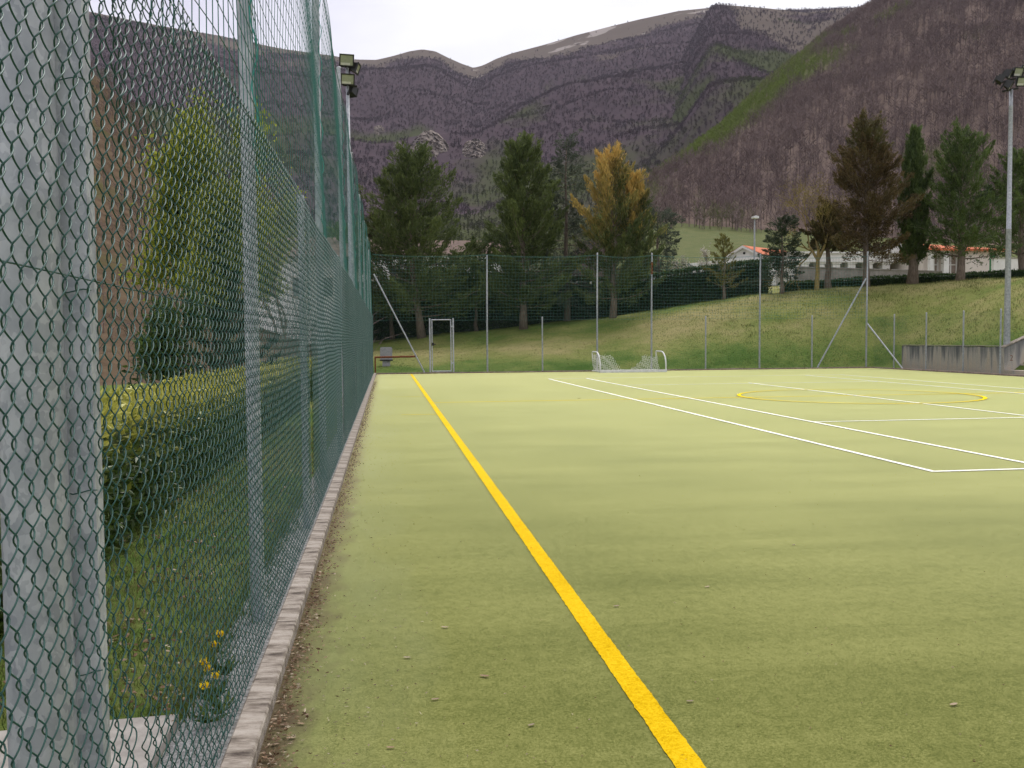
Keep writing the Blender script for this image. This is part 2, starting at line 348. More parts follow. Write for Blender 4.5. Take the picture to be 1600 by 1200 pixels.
def vn(x, y, seed=0):
    xi, yi = np.floor(x), np.floor(y); fx, fy = x-xi, y-yi
    def h(a, b):
        q = np.sin(a*127.1+b*311.7+seed*74.7)*43758.5453; return q-np.floor(q)
    u, v = fx*fx*(3-2*fx), fy*fy*(3-2*fy)
    return (h(xi, yi)*(1-u)+h(xi+1, yi)*u)*(1-v) + (h(xi, yi+1)*(1-u)+h(xi+1, yi+1)*u)*v
def fbm(x, y, seed=0, o=5, g=.5):
    t, a, s = 0, 1, 0
    for k in range(o): t = t + a*vn(x*2**k+k*17.3, y*2**k-k*9.1, seed+k); s += a; a *= g
    return t/s
def sstep(a, b, x):
    t = np.clip((x-a)/(b-a), 0, 1); return t*t*(3-2*t)

# ------------------------------------------------------------------ court dimensions
KX, FY, RX = -.46, 39.64, 21.57            # kerb face on the left, far edge, right edge of the turf
MESH_X, POST_X, NET_X = -.575, -.625, -.66

CRX = [-30, -6, 2, 8, 13, 19, 24, 30, 45, 80]
CRZ = [.5, .9, 1.45, 2.15, 2.75, 3.55, 4.05, 4.35, 4.6, 5.0]
def H(x, y):
    x = np.asarray(x, float); y = np.asarray(y, float)
    cz = np.interp(x, CRX, CRZ)
    dx = np.maximum(0, x-(RX+.75)); dy = np.maximum(0, y-(FY+.5)); s = np.hypot(dx, dy)
    steep = sstep(8, 22, x)
    wid = 15 - 5.5*steep
    t = np.clip(s/wid, 0, 1)
    prof = (1-steep)*(t**.95) + steep*(1-(1-t)**1.7)
    z = cz*prof
    mead = sstep(.20, .29, x/np.maximum(y, 1)); mead = 1-(1-mead)*sstep(75, 130, y)
    z = z + np.interp(y, [0, 56, 80, 130, 210, 310, 420, 700], [0, 0, 1.6, 6, 13, 36, 60, 110])*(.45+.55*sstep(-40, 15, x))*(.15+.85*mead)
    z = z + (fbm(x*.55, y*.55, 3)-.5)*.28*sstep(.6, 5, s) + (fbm(x*.1, y*.1, 5)-.5)*.5*sstep(3, 12, s)
    left = sstep(-1.2, -4, x)*sstep(FY+6, FY-2, y)
    z = z + left*(fbm(x*.6, y*.6, 9)-.5)*.15
    inside = (x > -.62) & (x < RX+.35) & (y < FY+.3)
    return np.where(inside, -.12, z - .01)

# ------------------------------------------------------------------ ground sheet
def grid(xs, ys, zf, **att):
    X, Y = np.meshgrid(xs, ys); Z = zf(X, Y); nx, ny = len(xs), len(ys)
    i, j = np.meshgrid(np.arange(ny-1), np.arange(nx-1), indexing='ij')
    q = np.stack([i*nx+j, i*nx+j+1, (i+1)*nx+j+1, (i+1)*nx+j], -1).reshape(-1, 4)
    b = MB(); b.add(np.stack([X, Y, Z], -1).reshape(-1, 3), q, **{k: f(X, Y).ravel() for k, f in att.items()}); return b
xs = np.unique(np.concatenate([-np.geomspace(12, 700, 36)[::-1], np.linspace(-12, -1, 23), [-.72, -.63, -.60, -.3], np.linspace(1, 21, 41), [21.85, 21.93, 22.2], np.linspace(22.6, 50, 56), np.geomspace(51, 900, 60)]))
ys = np.unique(np.concatenate([np.linspace(-30, 38, 69), [39.5, 39.93, 39.96], np.linspace(40.2, 62, 56), np.geomspace(63, 900, 90)]))
def dry(x, y):
    s = np.hypot(np.maximum(0, x-RX), np.maximum(0, y-FY))
    band = np.exp(-((s-7.5)/3.2)**2)*sstep(24, 14, x)*.14-np.exp(-((s-1.5)/2.2)**2)*.10
    right = sstep(17, 23, x)*sstep(1, 4, s)*.09
    return np.where((x < -.5) & (y < FY), -.03, band+right) + (y > 70)*(-.06)
gnd = grid(xs, ys, H, dry=dry, meadow=lambda x, y: .75*sstep(80, 130, y)).build('grass_ground', 'grass_ground', smooth=True); tag(gnd, 'uneven grass ground and bank around the pitch, partly dry', 'ground', kind='structure')

# ------------------------------------------------------------------ pitch
turf = grid(np.linspace(KX-.02, RX+.02, 40), np.linspace(-6, FY+.02, 60), lambda x, y: 0*x).build('artificial_turf', 'turf')
tag(turf, 'green artificial turf pitch with yellow and white lines', 'turf', kind='structure')
def line(p, q, w, mat, z=.004, rag=.004, step=.03):
    p, q = np.array(p, float), np.array(q, float); d = q-p; ln = np.linalg.norm(d); d /= ln; n = np.array([-d[1], d[0]])
    m = min(1500, max(2, int(ln/step))); t = np.linspace(0, ln, m)
    l = p+t[:, None]*d+n*(w/2+rng.normal(0, rag, m))[:, None]; r = p+t[:, None]*d-n*(w/2+rng.normal(0, rag, m))[:, None]
    V = np.concatenate([np.c_[l, np.full(m, z)], np.c_[r, np.full(m, z)]]); i = np.arange(m-1)
    b = MB(); b.add(V, np.stack([i+m, i+1+m, i+1, i], -1)); return b.build('marking_line', mat, turf)
XY = .984
line((XY, .8), (XY, FY-.35), .10, 'line_yellow', rag=.0016, step=.026)
line((XY+.05, 21.35), (RX-1.0, 21.35), .10, 'line_yellow_faded', z=.0044)
line((.25, 18.0), (XY-.05, 18.0), .06, 'line_yellow_faded'); line((.1, 23.7), (XY-.05, 23.7), .05, 'line_yellow_faded')
TX, TY = 5.682, 9.113
for i, (p, q) in enumerate([((TX, TY), (TX, TY+23.77)), ((TX+1.372, TY), (TX+1.372, TY+23.77)), ((TX, TY+.025), (TX+10.97, TY+.025)),
             ((TX+1.4, 14.85), (TX+9.6, 14.85)), ((TX+5.485, 14.88), (TX+5.485, TY+18.9)), ((TX+9.6, TY), (TX+9.6, TY+23.77)), ((TX+10.97, TY), (TX+10.97, TY+23.77)),
             ((TX+1.4, 27.6), (TX+9.6, 27.6)), ((TX, TY+23.75), (TX+10.97, TY+23.75))]):
    line(p, q, .066, 'line_white', z=.0080+.0006*i, rag=.0025)
cx, cyy, rad = 11.15, 21.15, 2.75
b = MB(); m = 200; th = np.linspace(0, 2*math.pi, m, endpoint=False); i = np.arange(m)
V = np.concatenate([np.c_[cx+(rad+.045)*np.cos(th), cyy+(rad+.045)*np.sin(th), np.full(m, .0145)], np.c_[cx+(rad-.045)*np.cos(th), cyy+(rad-.045)*np.sin(th), np.full(m, .0145)]])
b.add(V, np.stack([i, (i+1) % m, (i+1) % m+m, i+m], -1)); b.build('centre_circle', 'line_yellow_faded', turf)

# kerbs: one stone per metre on shared mesh data
def kerb_stone(w, hgt, ln, mat, seed):
    g = np.random.default_rng(seed); b = MB(); c = .008; n = 12
    prof = np.array([(0, -.12), (0, hgt-c), (-c, hgt), (-w+c, hgt), (-w, hgt-c), (-w, -.12)])
    ys_ = np.linspace(.0015, ln-.0015, n); V = []
    for y in ys_:
        q = prof + g.normal(0, .0006, prof.shape); V += [(a, y, z) for a, z in q]
    k = len(prof); i, j = np.meshgrid(np.arange(n-1), np.arange(k-1), indexing='ij')
    b.add(V, np.stack([i*k+j, (i+1)*k+j, (i+1)*k+j+1, i*k+j+1], -1).reshape(-1, 4))
    b.f.setdefault(k, []).append(np.array([np.arange(k), np.arange(k)[::-1]+(n-1)*k]))
    me = b.mesh('kerb_stone'); me.materials.append(MATS[mat]); return me
kerb = thing('kerb', (0, 0, 0), 'low concrete kerb of butted stones round the turf', 'kerb', kind='structure')
K1 = [kerb_stone(.10, .062, 1.0, 'concrete', s) for s in range(4)]
K2 = [kerb_stone(.12, .055, 1.0, 'kerb_dirty', s) for s in range(3)]
for k in range(41): inst(K1[(k*7) % 4], 'kerb_stone', (KX+rng.normal(0, .0006), FY-1-k, rng.normal(0, .0006)), kerb)
for k in range(22): inst(K2[k % 3], 'kerb_stone', (KX+.02+k, FY+rng.normal(0, .004), rng.normal(0, .004)), kerb, rot=(0, 0, -math.pi/2))
for k in range(18): inst(K2[k % 3], 'kerb_stone', (RX+rng.normal(0, .004), FY-k, rng.normal(0, .004)), kerb, rot=(0, 0, math.pi))
# strip of stones and slab behind the left kerb
b = grid(np.linspace(-.80, -.558, 7), np.linspace(1.0, FY, 300), lambda x, y: .012+.014*(fbm(x*18, y*18, 2)-.5)-.02*sstep(-.74, -.8, x))
tag(b.build('gravel_strip', 'gravel'), 'pale gravel strip under the chain-link fence', 'gravel', kind='structure')
b = MB(); b.prism([(-1.9, 2.1), (-.815, 2.1), (-.80, 3.62), (-1.06, 3.60), (-1.9, 3.5)], 'z', -.08, .028)
tag(b.build('paving_slab', 'slab'), 'worn pale concrete slab behind the fence foot', 'slab', kind='structure')

# ------------------------------------------------------------------ chain-link fences
def link_panel(ln, z0, z1, sub, sides, r, seed, a0=.068, b0=.0765):
    """woven wires: each a flattened spiral hooked into its neighbours (along +Y, from y=0 to ln)"""
    g = np.random.default_rng(seed); nw = int(round(ln/(a0/2))); hw = ln/nw; nh = int(round((z1-z0)/(b0/2))); hz = (z1-z0)/nh
    t = np.linspace(0, 1, sub+1)[:-1]; ks = np.arange(nh)
    k = np.repeat(ks, sub); tt = np.tile(t, nh); k = np.append(k, nh-1); tt = np.append(tt, 1.0)
    ez = tt + .10*np.sin(2*math.pi*tt)/(2*math.pi)*0
    zz = z0+(k+ez)*hz; m = len(zz); hook = .0028
    tri = .5-.5*np.cos(math.pi*tt) if sub > 2 else tt
    tri = tt*.55+tri*.45 if sub > 2 else tri
    b = MB(); allV = []; 
    th = np.arange(sides)*2*math.pi/sides + math.pi/4
    for w in range(nw):
        up = ((k + w) % 2) == 0
        f = np.where(up, tri, 1-tri)
        y = w*hw - hook + f*(hw+2*hook)
        x = np.where(up, 1, -1)*.0062*np.sin(math.pi*tt)**.8
        z = zz + .004*np.sin(w*.11+seed) + .0016*np.sin(w*1.7+zz*9)
        x = x + .012*np.sin(w*hw*.9+seed)*np.sin((zz-z0)*2.1) + .0012*np.sin(w*2.3+zz*5)
        P = np.stack([x, y+.0018*np.sin(zz*11+w*.6), z], -1); Tn = np.gradient(P, axis=0); Tn /= np.linalg.norm(Tn, axis=1, keepdims=True)
        A = np.cross(Tn, [1., 0, 0]); A /= np.linalg.norm(A, axis=1, keepdims=True); B = np.cross(Tn, A)
        allV.append((P[:, None]+r*(np.cos(th)[None, :, None]*A[:, None]+np.sin(th)[None, :, None]*B[:, None])).reshape(-1, 3))
    i, j = np.meshgrid(np.arange(m-1), np.arange(sides), indexing='ij')
    q = np.stack([i*sides+j, i*sides+(j+1) % sides, (i+1)*sides+(j+1) % sides, (i+1)*sides+j], -1).reshape(-1, 4)
    F = (q[None]+(np.arange(nw)*m*sides)[:, None, None]).reshape(-1, 4)
    b.add(np.concatenate(allV), F)
    me = b.mesh('wire_mesh', smooth=True); me.materials.append(MATS['wire_green']); return me
ZT = 2.43
HI = link_panel(5.0, .055, ZT, 6, 5, .00170, 1)
MID = link_panel(5.0, .055, ZT, 3, 3, .0018, 2)
HALF = link_panel(2.44, .055, ZT, 2, 3, .0018, 3)
fence = thing('chain_link_fence', (MESH_X, 2.2, 0), 'long green chain-link fence on galvanised posts along the yellow line', 'fence')
for k in range(-1, 8):
    y = 2.2+5*k
    if k >= 0 or True: inst((HI if k < 2 else MID) if k < 7 else HALF, 'wire_mesh', (MESH_X, y, 0), fence, kind='stuff')
def post_mesh(h, r, n=14, cap=True):
    b = MB(); b.tube(T((0, 0, -.1), (0, 0, .5), (0, 0, h)), r, n)
    b.tube(T((0, 0, h-.002), (0, 0, h+.022)), [r*1.12, r*.85], n); me = b.mesh('post', smooth=False); me.materials.append(MATS['galvanised']); return me
PM = post_mesh(2.50, .026)
b = MB(); b.box((-.028, -.026, -.1), (.028, .026, 2.9)); SQ = b.mesh('post'); SQ.materials.append(MATS['galvanised'])
inst(SQ, 'post', (POST_X-.02, 2.10, 0), fence)
for k in range(1, 8): inst(PM, 'post', (POST_X, 2.2+5*k+.02, 0), fence)
for z, rr in ((.075, .0017), (1.555, .0016), (2.425, .0019)):
    yy = np.linspace(-2.7, FY, 60); bb = MB(); bb.tube(np.c_[np.full(60, MESH_X-.009)+.002*np.sin(yy), yy, z+.006*np.sin(yy*1.3)], rr, 4)
    bb.build('tension_wire', 'wire_green', fence)
def tie(y, z, x, r, parent):
    a = np.linspace(-.6, math.pi*1.6, 14); bb = MB()
    bb.tube(np.c_[x+(r+.003)*np.cos(a+.6), y+(r+.003)*np.sin(a+.6), z+.004*np.sin(a*3)], .0014, 4); bb.build('tie_wire', 'wire_green', parent)
for z in (.35, .72, 1.1, 1.52, 1.95, 2.36): tie(2.10, z+rng.normal(0, .02), POST_X-.02, .036, fence)
for z in (.4, 1.0, 1.6, 2.3): tie(7.22, z, POST_X, .026, fence)

# tall ball-stop net on the left
net = thing('ball_stop_net', (NET_X, 4.85, 0), 'tall ball-stop net on slim galvanised poles above the long chain-link fence', 'net')
def net_panel(ln, z0, z1, cell, r, seed, sag=.05, ribs=5):
    g = np.random.default_rng(seed); b = MB(); nv = int(ln/cell); nh = int((z1-z0)/cell)
    def sg(y, z): return -sag*4*(y/ln)*(1-y/ln)*((z-z0)/(z1-z0))
    for i in range(nv+1):
        y0 = i*ln/nv; zz = np.linspace(z0, z1, ribs+2); yy = y0+.02*np.sin(zz*2.2+i*.35)+g.normal(0, .004, len(zz))
        b.tube(np.c_[.03*np.sin(y0*1.1+zz*1.4), yy, zz+sg(y0, zz)], r, 3, cap=False)
    for j in range(nh+1):
        z = z0+j*(z1-z0)/nh; yy = np.linspace(0, ln, 15)
        b.tube(np.c_[.03*np.sin(yy*1.1+z*1.4), yy, z+sg(yy, z)+.012*np.sin(yy*3+j)+g.normal(0, .004, 15)], r*.9, 3, cap=False)
    me = b.mesh('netting'); me.materials.append(MATS['net_green']); return me
NP = net_panel(5.0, 2.30, 5.08, .115, .0021, 4)
tops = [5.45, 5.3, 5.35, 5.62, 5.3, 5.2, 5.15, 5.2, 5.2]
for k in range(-1, 7):
    inst(NP, 'netting', (NET_X+.045, 4.85+5*k, 0), net, kind='stuff')
for k in range(-1, 8):
    y = 4.85+5*k; bb = MB(); tp = tops[k+1]
    rr = .036 if k < 3 else .034
    bb.tube(T((NET_X-.012, y, -.1), (NET_X-.012, y, 2.6), (NET_X-.012+rng.normal(0, .01), y, tp)), rr, 16); bb.tube(T((NET_X-.012, y, tp), (NET_X-.012, y, tp+.015)), [rr*1.08, rr*.7], 16)
    bb.build('pole', 'galvanised_pole', net, smooth=False)
    bb = MB(); zz = np.linspace(2.2, 5.05, 60); a = np.arange(60)*.9
    bb.tube(np.c_[NET_X+.03+.016*np.cos(a), y-.03+.02*np.sin(a*.7), zz], .0035, 4); bb.build('lashing_rope', 'rope_teal', net)
yy = np.linspace(-.2, 39.85, 140); ph = ((yy-4.85) % 5)/5
bb = MB(); bb.tube(np.c_[np.full(140, NET_X+.04), yy, 5.10-.10*4*ph*(1-ph)*.5], .005, 5); bb.build('top_cable', 'net_green', net)
# diagonal brace at the far left corner
pt, pb = at(584, 428, Y=FY+.28), at(664, 580, Y=FY+.28); pb[2] = .0
bb = MB(); bb.tube(T(pt, pb), .032, 10); bb.build('brace', 'galvanised', net)
# brace foot beside the near light pole
bb = MB(); bb.tube(T((-.86, 1.62, -.05), (-.70, 1.55, 1.1)), .024, 10); bb.build('brace', 'galvanised', fence)

# ------------------------------------------------------------------ far and right fences
FARY = FY+.26
farf = thing('chain_link_fence', (8, FARY, 0), 'green chain-link fence across the pitch end, behind the tipped goal', 'fence')
LO = link_panel(2.4, .055, 2.3, 2, 3, .0014, 5)
x = KX-.1
while x < RX-.2:
    if not 1.45 < x+1.2 < 3.2: pass
    inst(LO, 'wire_mesh', (x, FARY, 0), farf, kind='stuff', rot=(0, 0, -math.pi/2)); x += 2.4
PS = post_mesh(2.36, .030)
for px, py in ((848, 579), (1103, 577), (1269, 576)): inst(PS, 'post', (at(px, py, Y=FARY)[0], FARY+.04, 0), farf)
farn = thing('ball_stop_net', (9.1, FARY+.06, 0), 'tall ball-stop net across the pitch end, in front of the conifers', 'net')
fx = [at(px, 500, Y=FARY+.06)[0] for px in (761, 933, 1018, 1187, 1354)]
allx = [-.55]+fx
for i, xx in enumerate(fx):
    bb = MB(); tp = [5.0, 5.12, 5.12, 5.1, 5.22][i]
    bb.tube(T((xx, FARY+.06, -.1), (xx, FARY+.06, 2.4), (xx+.02, FARY+.06, tp)), [.038, .038, .034], 12); bb.tube(T((xx+.02, FARY+.06, tp), (xx+.02, FARY+.06, tp+.015)), [.038, .025], 12)
    p = bb.build('pole', 'galvanised_pole' if i != 2 else 'galvanised_pole', farn)
    if i == 2:
        bb = MB(); bb.tube(T((xx+.012, FARY+.06, 4.2), (xx+.0165, FARY+.06, 4.75)), .0365, 12); bb.build('rust_band', 'rust', p)
for i in range(5):
    w = allx[i+1]-allx[i]; me = net_panel(w, 2.25, 5.0, .135, .0036, 20+i, sag=.09)
    inst(me, 'netting', (allx[i], FARY+.02, 0), farn, kind='stuff', rot=(0, 0, -math.pi/2))
    t = np.linspace(0, 1, 24); bb = MB(); bb.tube(np.c_[allx[i]+w*t, np.full(24, FARY+.02), 5.03-.36*t*(1-t)], .006, 4); bb.build('top_cable', 'net_green', farn)
cx_ = fx[-1]
pa, pb = at(1349, 428, Y=FARY+.06), at(1276, 575, Y=FARY+.06)
bb = MB(); bb.tube(T((cx_-.03, FARY+.09, pa[2]-.2), (pb[0], FARY+.09, -.05)), .032, 10); bb.build('brace', 'galvanised', farn)
bb = MB(); bb.tube(T((cx_+.02, FARY+.02, 2.0), (RX+.22, FARY-2.6, -.05)), .030, 10); bb.build('brace', 'galvanised', farn)
rf = thing('chain_link_fence', (RX+.25, 34, 0), 'short chain-link fence in front of the stained concrete wall', 'fence')
for k in range(4): inst(LO, 'wire_mesh', (RX+.24, FARY-2.4*(k+1)+.02, 0), rf, kind='stuff')
for px, y0 in ((1397, 578), (1447, 580), (1505, 583), (1563, 586)):
    p = at(px, y0-40, X=RX+.28); inst(PS, 'post', (RX+.28, p[1], 0), rf)

# gate
g0, g1 = at(673, 580, Y=FARY-.02)[0], at(708, 580, Y=FARY-.02)[0]
gate = thing('gate', ((g0+g1)/2, FARY-.05, 0), 'narrow galvanised tube gate in the end fence beside the diagonal brace', 'gate')
for xx in (g0-.02, g1+.02):
    bb = MB(); bb.tube(T((xx, FARY-.05, -.1), (xx, FARY-.05, 1), (xx, FARY-.05, 2.34)), .034, 12); bb.build('post', 'galvanised', gate)
leaf = MB(); a, c = g0+.07, g1-.08
leaf.tube(T((a, FARY-.05, .09), (a, FARY-.05, 1.2), (a, FARY-.05, 2.27)), .024, 10); leaf.tube(T((c, FARY-.05, .09), (c, FARY-.05, 1.2), (c, FARY-.05, 2.27)), .024, 10)
leaf.tube(T((a-.02, FARY-.052, 2.27), (c+.02, FARY-.052, 2.27)), .024, 10); leaf.tube(T((a-.02, FARY-.052, .09), (c+.02, FARY-.052, .09)), .024, 10)
lf = leaf.build('gate_leaf', 'galvanised', gate)
b = MB(); b.box((a-.02, FARY-.11, 1.18), (a+.09, FARY-.02, 1.30)); b.box((a+.05, FARY-.15, 1.22), (a+.16, FARY-.12, 1.25)); b.build('lock', 'lamp_black', lf)
for z in (.4, 1.95): b = MB(); b.box((c+.02, FARY-.08, z), (c+.10, FARY-.02, z+.07)); b.build('hinge', 'galvanised', lf)

# rusty pipe and grey block behind the corner
p0, p1 = at(585, 558.3, Y=FARY+.12), at(652, 557, Y=FARY+.12)
b = MB(); xx = np.linspace(p0[0], p1[0], 12); b.tube(np.c_[xx, np.full(12, FARY+.12), np.linspace(p0[2], p1[2], 12)+rng.normal(0, .004, 12)], .040, 8)
pipe = thing('rusty_pipe', (p0[0], FARY+.12, p0[2]), 'rusty horizontal pipe between corner post and diagonal brace', 'pipe')
b.build('pipe', 'rust', pipe); b = MB(); b.tube(T((p0[0]+.03, FARY+.12, -.05), (p0[0]+.03, FARY+.12, p0[2])), .03, 8); b.build('leg', 'rust', pipe)
bx0, bx1 = at(594, 560, Y=43)[0], at(613, 560, Y=43)[0]; gz = float(H(bx0, 43))
blk = thing('grey_block', ((bx0+bx1)/2, 43, gz), 'pale grey block with dark slot seen behind the rusty pipe', 'block')
b = MB(); b.prism([(bx0, gz+.30), (bx1, gz+.30), (bx1, gz+.80), (bx1-.04, gz+.86), (bx0+.04, gz+.86), (bx0, gz+.80)], 'y', 42.8, 43.2); b.build('body', 'grey_block', blk)
b = MB(); b.box((bx0-.02, 42.78, gz+.24), (bx1+.02, 43.22, gz+.298)); b.build('slot', 'dark_gap', blk)
b = MB(); b.box((bx0+.1, 42.85, gz-.1), (bx1-.1, 43.15, gz+.24)); b.build('foot', 'grey_block', blk)

# ------------------------------------------------------------------ tipped goal
gY0, gY1 = 37.75, 39.25
nl, nr = at(938, 580, Y=gY0)[0], at(1041, 580, Y=gY0)[0]
goal = thing('goal', ((nl+nr)/2, gY0, 0), 'small white tube goal tipped over with a torn net', 'goal')
tz = .86
for xx, nm in ((nl, 0), (nr, 1)):
    p = [(xx, gY1, .03), (xx, gY1, tz)]
    pts = [(xx, gY1, .03), (xx, gY1, .4), (xx, gY1, tz-.05), (xx, gY1-.02, tz-.012), (xx, gY1-.06, tz), (xx, gY0+.75, tz)]
    for a in np.linspace(.15, 1, 9):
        an = a*math.pi/2; pts.append((xx, gY0+.03+.72*(1-math.sin(an))**1.0*1.0 if a < 1 else gY0+.03, .03+(tz-.03)*math.cos(an)**.62 if a < 1 else .03))
    bb = MB(); bb.tube(pts, .030, 9); bb.build('side_frame', 'white_paint', goal, smooth=True)
    bb = MB(); bb.tube(T((xx, gY0+.03, .05), (xx, gY1, .05)), .028, 8); bb.build('base_bar', 'white_paint', goal)
bb = MB(); bb.box((nl-.03, gY0-.03, .015), (nr+.03, gY0+.07, .115)); bb.build('front_bar', 'white_paint', goal)
bb = MB(); bb.tube(T((nl, gY1, .05), (nr, gY1, .05)), .026, 8); bb.build('back_bar', 'white_paint', goal)
w = nr-nl; ox = [0, .12, .22, .28, .34, .42, .55, .66, .74, .79, .84, .90, .96, 1]; oz = [.80, .70, .72, .66, .40, .12, .06, .22, .50, .76, .66, .60, .62, .70]
bb = MB(); nn = 44
def goal_pt(u, z): return (nl+w*u+.02*math.sin(z*9+u*31), gY1-.10-.35*(z/.8)*0-.12*math.sin(u*9)-.25*(1-z/.9)*abs(math.sin(u*5)), z)
for i in range(nn+1):
    u = i/nn; top = np.interp(u, ox, oz)*(1+rng.normal(0, .05)); zz = np.linspace(.03, top, 7); bb.tube([goal_pt(u+.012*math.sin(z*14+i), z) for z in zz], .0065, 3, cap=False)
for j in range(13):
    z = .05+j*.062; us = np.linspace(0, 1, 60); run = []
    for u in us:
        if z < np.interp(u, ox, oz): run.append(goal_pt(u, z+.03*math.sin(u*40+j)))
        else:
            if len(run) > 2: bb.tube(run, .0065, 3, cap=False)
            run = []
    if len(run) > 2: bb.tube(run, .0065, 3, cap=False)
for j in range(9):   # slack net inside the left side frame
    y0 = gY0+.15+j*.15; zz = np.linspace(.04, .74-.03*j*0, 7); bb.tube([(nl+.03+.03*math.sin(z*8+j), y0+.05*math.sin(z*6+j), z) for z in zz], .0065, 3, cap=False)
for j in range(8):
    z = .1+j*.08; bb.tube([(nl+.03, y, z+.03*math.sin(y*9+j)) for y in np.linspace(gY0+.12, gY1-.05, 9)], .0065, 3, cap=False)
tag(bb.build('torn_net', 'net_white', goal), kind='stuff')

# ------------------------------------------------------------------ floodlight poles
def floodlight(parent, c, yaw, tilt, w=.42, h=.34, d=.20):
    """box housing with a glazed front, facing 'yaw' (0 = -Y), tilted down"""
    cy_, sy_ = math.cos(yaw), math.sin(yaw); ct, st = math.cos(tilt), math.sin(tilt)
    Rm = np.array([[cy_, -sy_, 0], [sy_, cy_, 0], [0, 0, 1]]) @ np.array([[1, 0, 0], [0, ct, -st], [0, st, ct]])
    c = np.asarray(c, float)
    def put(b): b.v = [v @ Rm.T + c for v in b.v]; return b
    b = MB(); q = [(-w/2, -h/2), (w/2, -h/2), (w/2, h/2), (-w/2, h/2)]
    f = [(x, -d*.5, z) for x, z in q]; k = [(x*.72, d*.5, z*.72) for x, z in q]
    b.add(f+k, [[0, 1, 5, 4], [1, 2, 6, 5], [2, 3, 7, 6], [3, 0, 4, 7], [4, 5, 6, 7]])
    b.box((-w/2-.015, -d*.5-.03, -h/2-.015), (w/2+.015, -d*.5, -h/2+.02)); b.box((-w/2-.015, -d*.5-.03, h/2-.02), (w/2+.015, -d*.5, h/2+.015))
    b.box((-w/2-.015, -d*.5-.03, -h/2+.02), (-w/2+.02, -d*.5, h/2-.02)); b.box((w/2-.02, -d*.5-.03, -h/2+.02), (w/2+.015, -d*.5, h/2-.02))
    b.box((-.03, d*.5, -.22), (.03, d*.5+.05, .06))
    hd = put(b).build('lamp_head', 'lamp_black', parent)
    b = MB(); b.box((-w/2+.02, -d*.5-.012, -h/2+.02), (w/2-.02, -d*.5-.004, h/2-.02)); put(b).build('glass', 'lamp_glass', hd)
    b = MB(); b.box((-w/2+.03, -d*.5-.018, -h/2+.022), (w/2-.1, -d*.5-.0125, -h/2+.09)); put(b).build('reflector', 'lamp_reflector', hd)
def light_pole(x, y, top, label, rb, rt, heads, cross=None, zb=0.0, seams=(), step=True):
    t = thing('floodlight_pole', (x, y, zb), label, 'floodlight', 'floodlight poles round the pitch')
    b = MB(); zz = [zb-.2, zb+.6]; rr = [rb, rb]
    for s in seams: zz += [s-.01, s, s+.012, s+.03]; k = rb+(rt-rb)*(s/top); rr += [k*1.0, k*1.09, k*1.09, k*.93] if step else [k, k*1.025, k*1.025, k]
    zz.append(top); rr.append(rt); b.tube(np.c_[np.full(len(zz), x), np.full(len(zz), y), zz], rr, 24); b.build('pole', 'galvanised_pole', t, smooth=True)
    if cross:
        for (xa, za, xb, zb2) in cross:
            b = MB(); b.tube(T((x+xa, y-.02, za), (x+xb, y-.02, zb2)), .04, 6); b.build('crossbar', 'lamp_black', t)
    for (dx, dy, z, yw, tl, w, h) in heads: floodlight(t, (x+dx, y+dy, z), yw, tl, w, h)
    return t
light_pole(-.728, 2.045, 9.2, 'thick galvanised floodlight pole behind the wire mesh beside a square post', .066, .05,
           [(.3, -.2, 9.1, R(60), R(25), .42, .34)], seams=(1.72,), step=False)
YL = 30.0; lt = at(541, 95, Y=YL)
light_pole(lt[0]+.03, YL, lt[2]+.1, 'floodlight pole with two stacked lamps behind the tall net', .075, .05,
           [(-.02, -.22, lt[2]-.02, R(8), R(28), .42, .34), (.0, -.22, lt[2]-.60, R(8), R(28), .40, .32), (.22, .02, lt[2]-.2, R(80), R(20), .36, .3), (.1, .1, lt[2]-.9, R(150), R(20), .32, .28)],
           cross=[(-.2, lt[2]-.16, .3, lt[2]-.22), (-.15, lt[2]-.74, .3, lt[2]-.78)])
YR = 31.6; rtp = at(1582, 140, Y=YR); rbz = at(1571, 540, Y=YR)
xr = (rtp[0]+rbz[0])/2+.0
def rl(px, py): p = at(px, py, Y=YR); return p[0]-xr, p[2]
hd = [(*rl(1595, 110), R(-8), .40, .24, 0), (*rl(1581, 115), R(4), .40, .30, 0), (*rl(1567, 118), R(50), .5, .30, 0), (*rl(1555, 126), R(65), .5, .28, 0), (*rl(1584, 131), R(-5), .4, .30, -.1), (*rl(1565, 136), R(55), .55, .30, -.1)]
light_pole(xr, YR, rtp[2], 'floodlight pole with a cluster of six lamps rising behind the concrete wall', .115, .065,
           [(a, -.25+dy, z, yw, tl, .36, hh) for a, z, yw, tl, hh, dy in hd],
           cross=[(rl(1556, 133)[0], rl(1556, 131)[1], rl(1600, 122)[0], rl(1600, 119)[1]), (rl(1566, 144)[0], rl(1566, 143)[1], rl(1590, 139)[0], rl(1590, 138)[1])], zb=.3, seams=(at(1575, 358, Y=YR)[2], at(1579, 166, Y=YR)[2]))

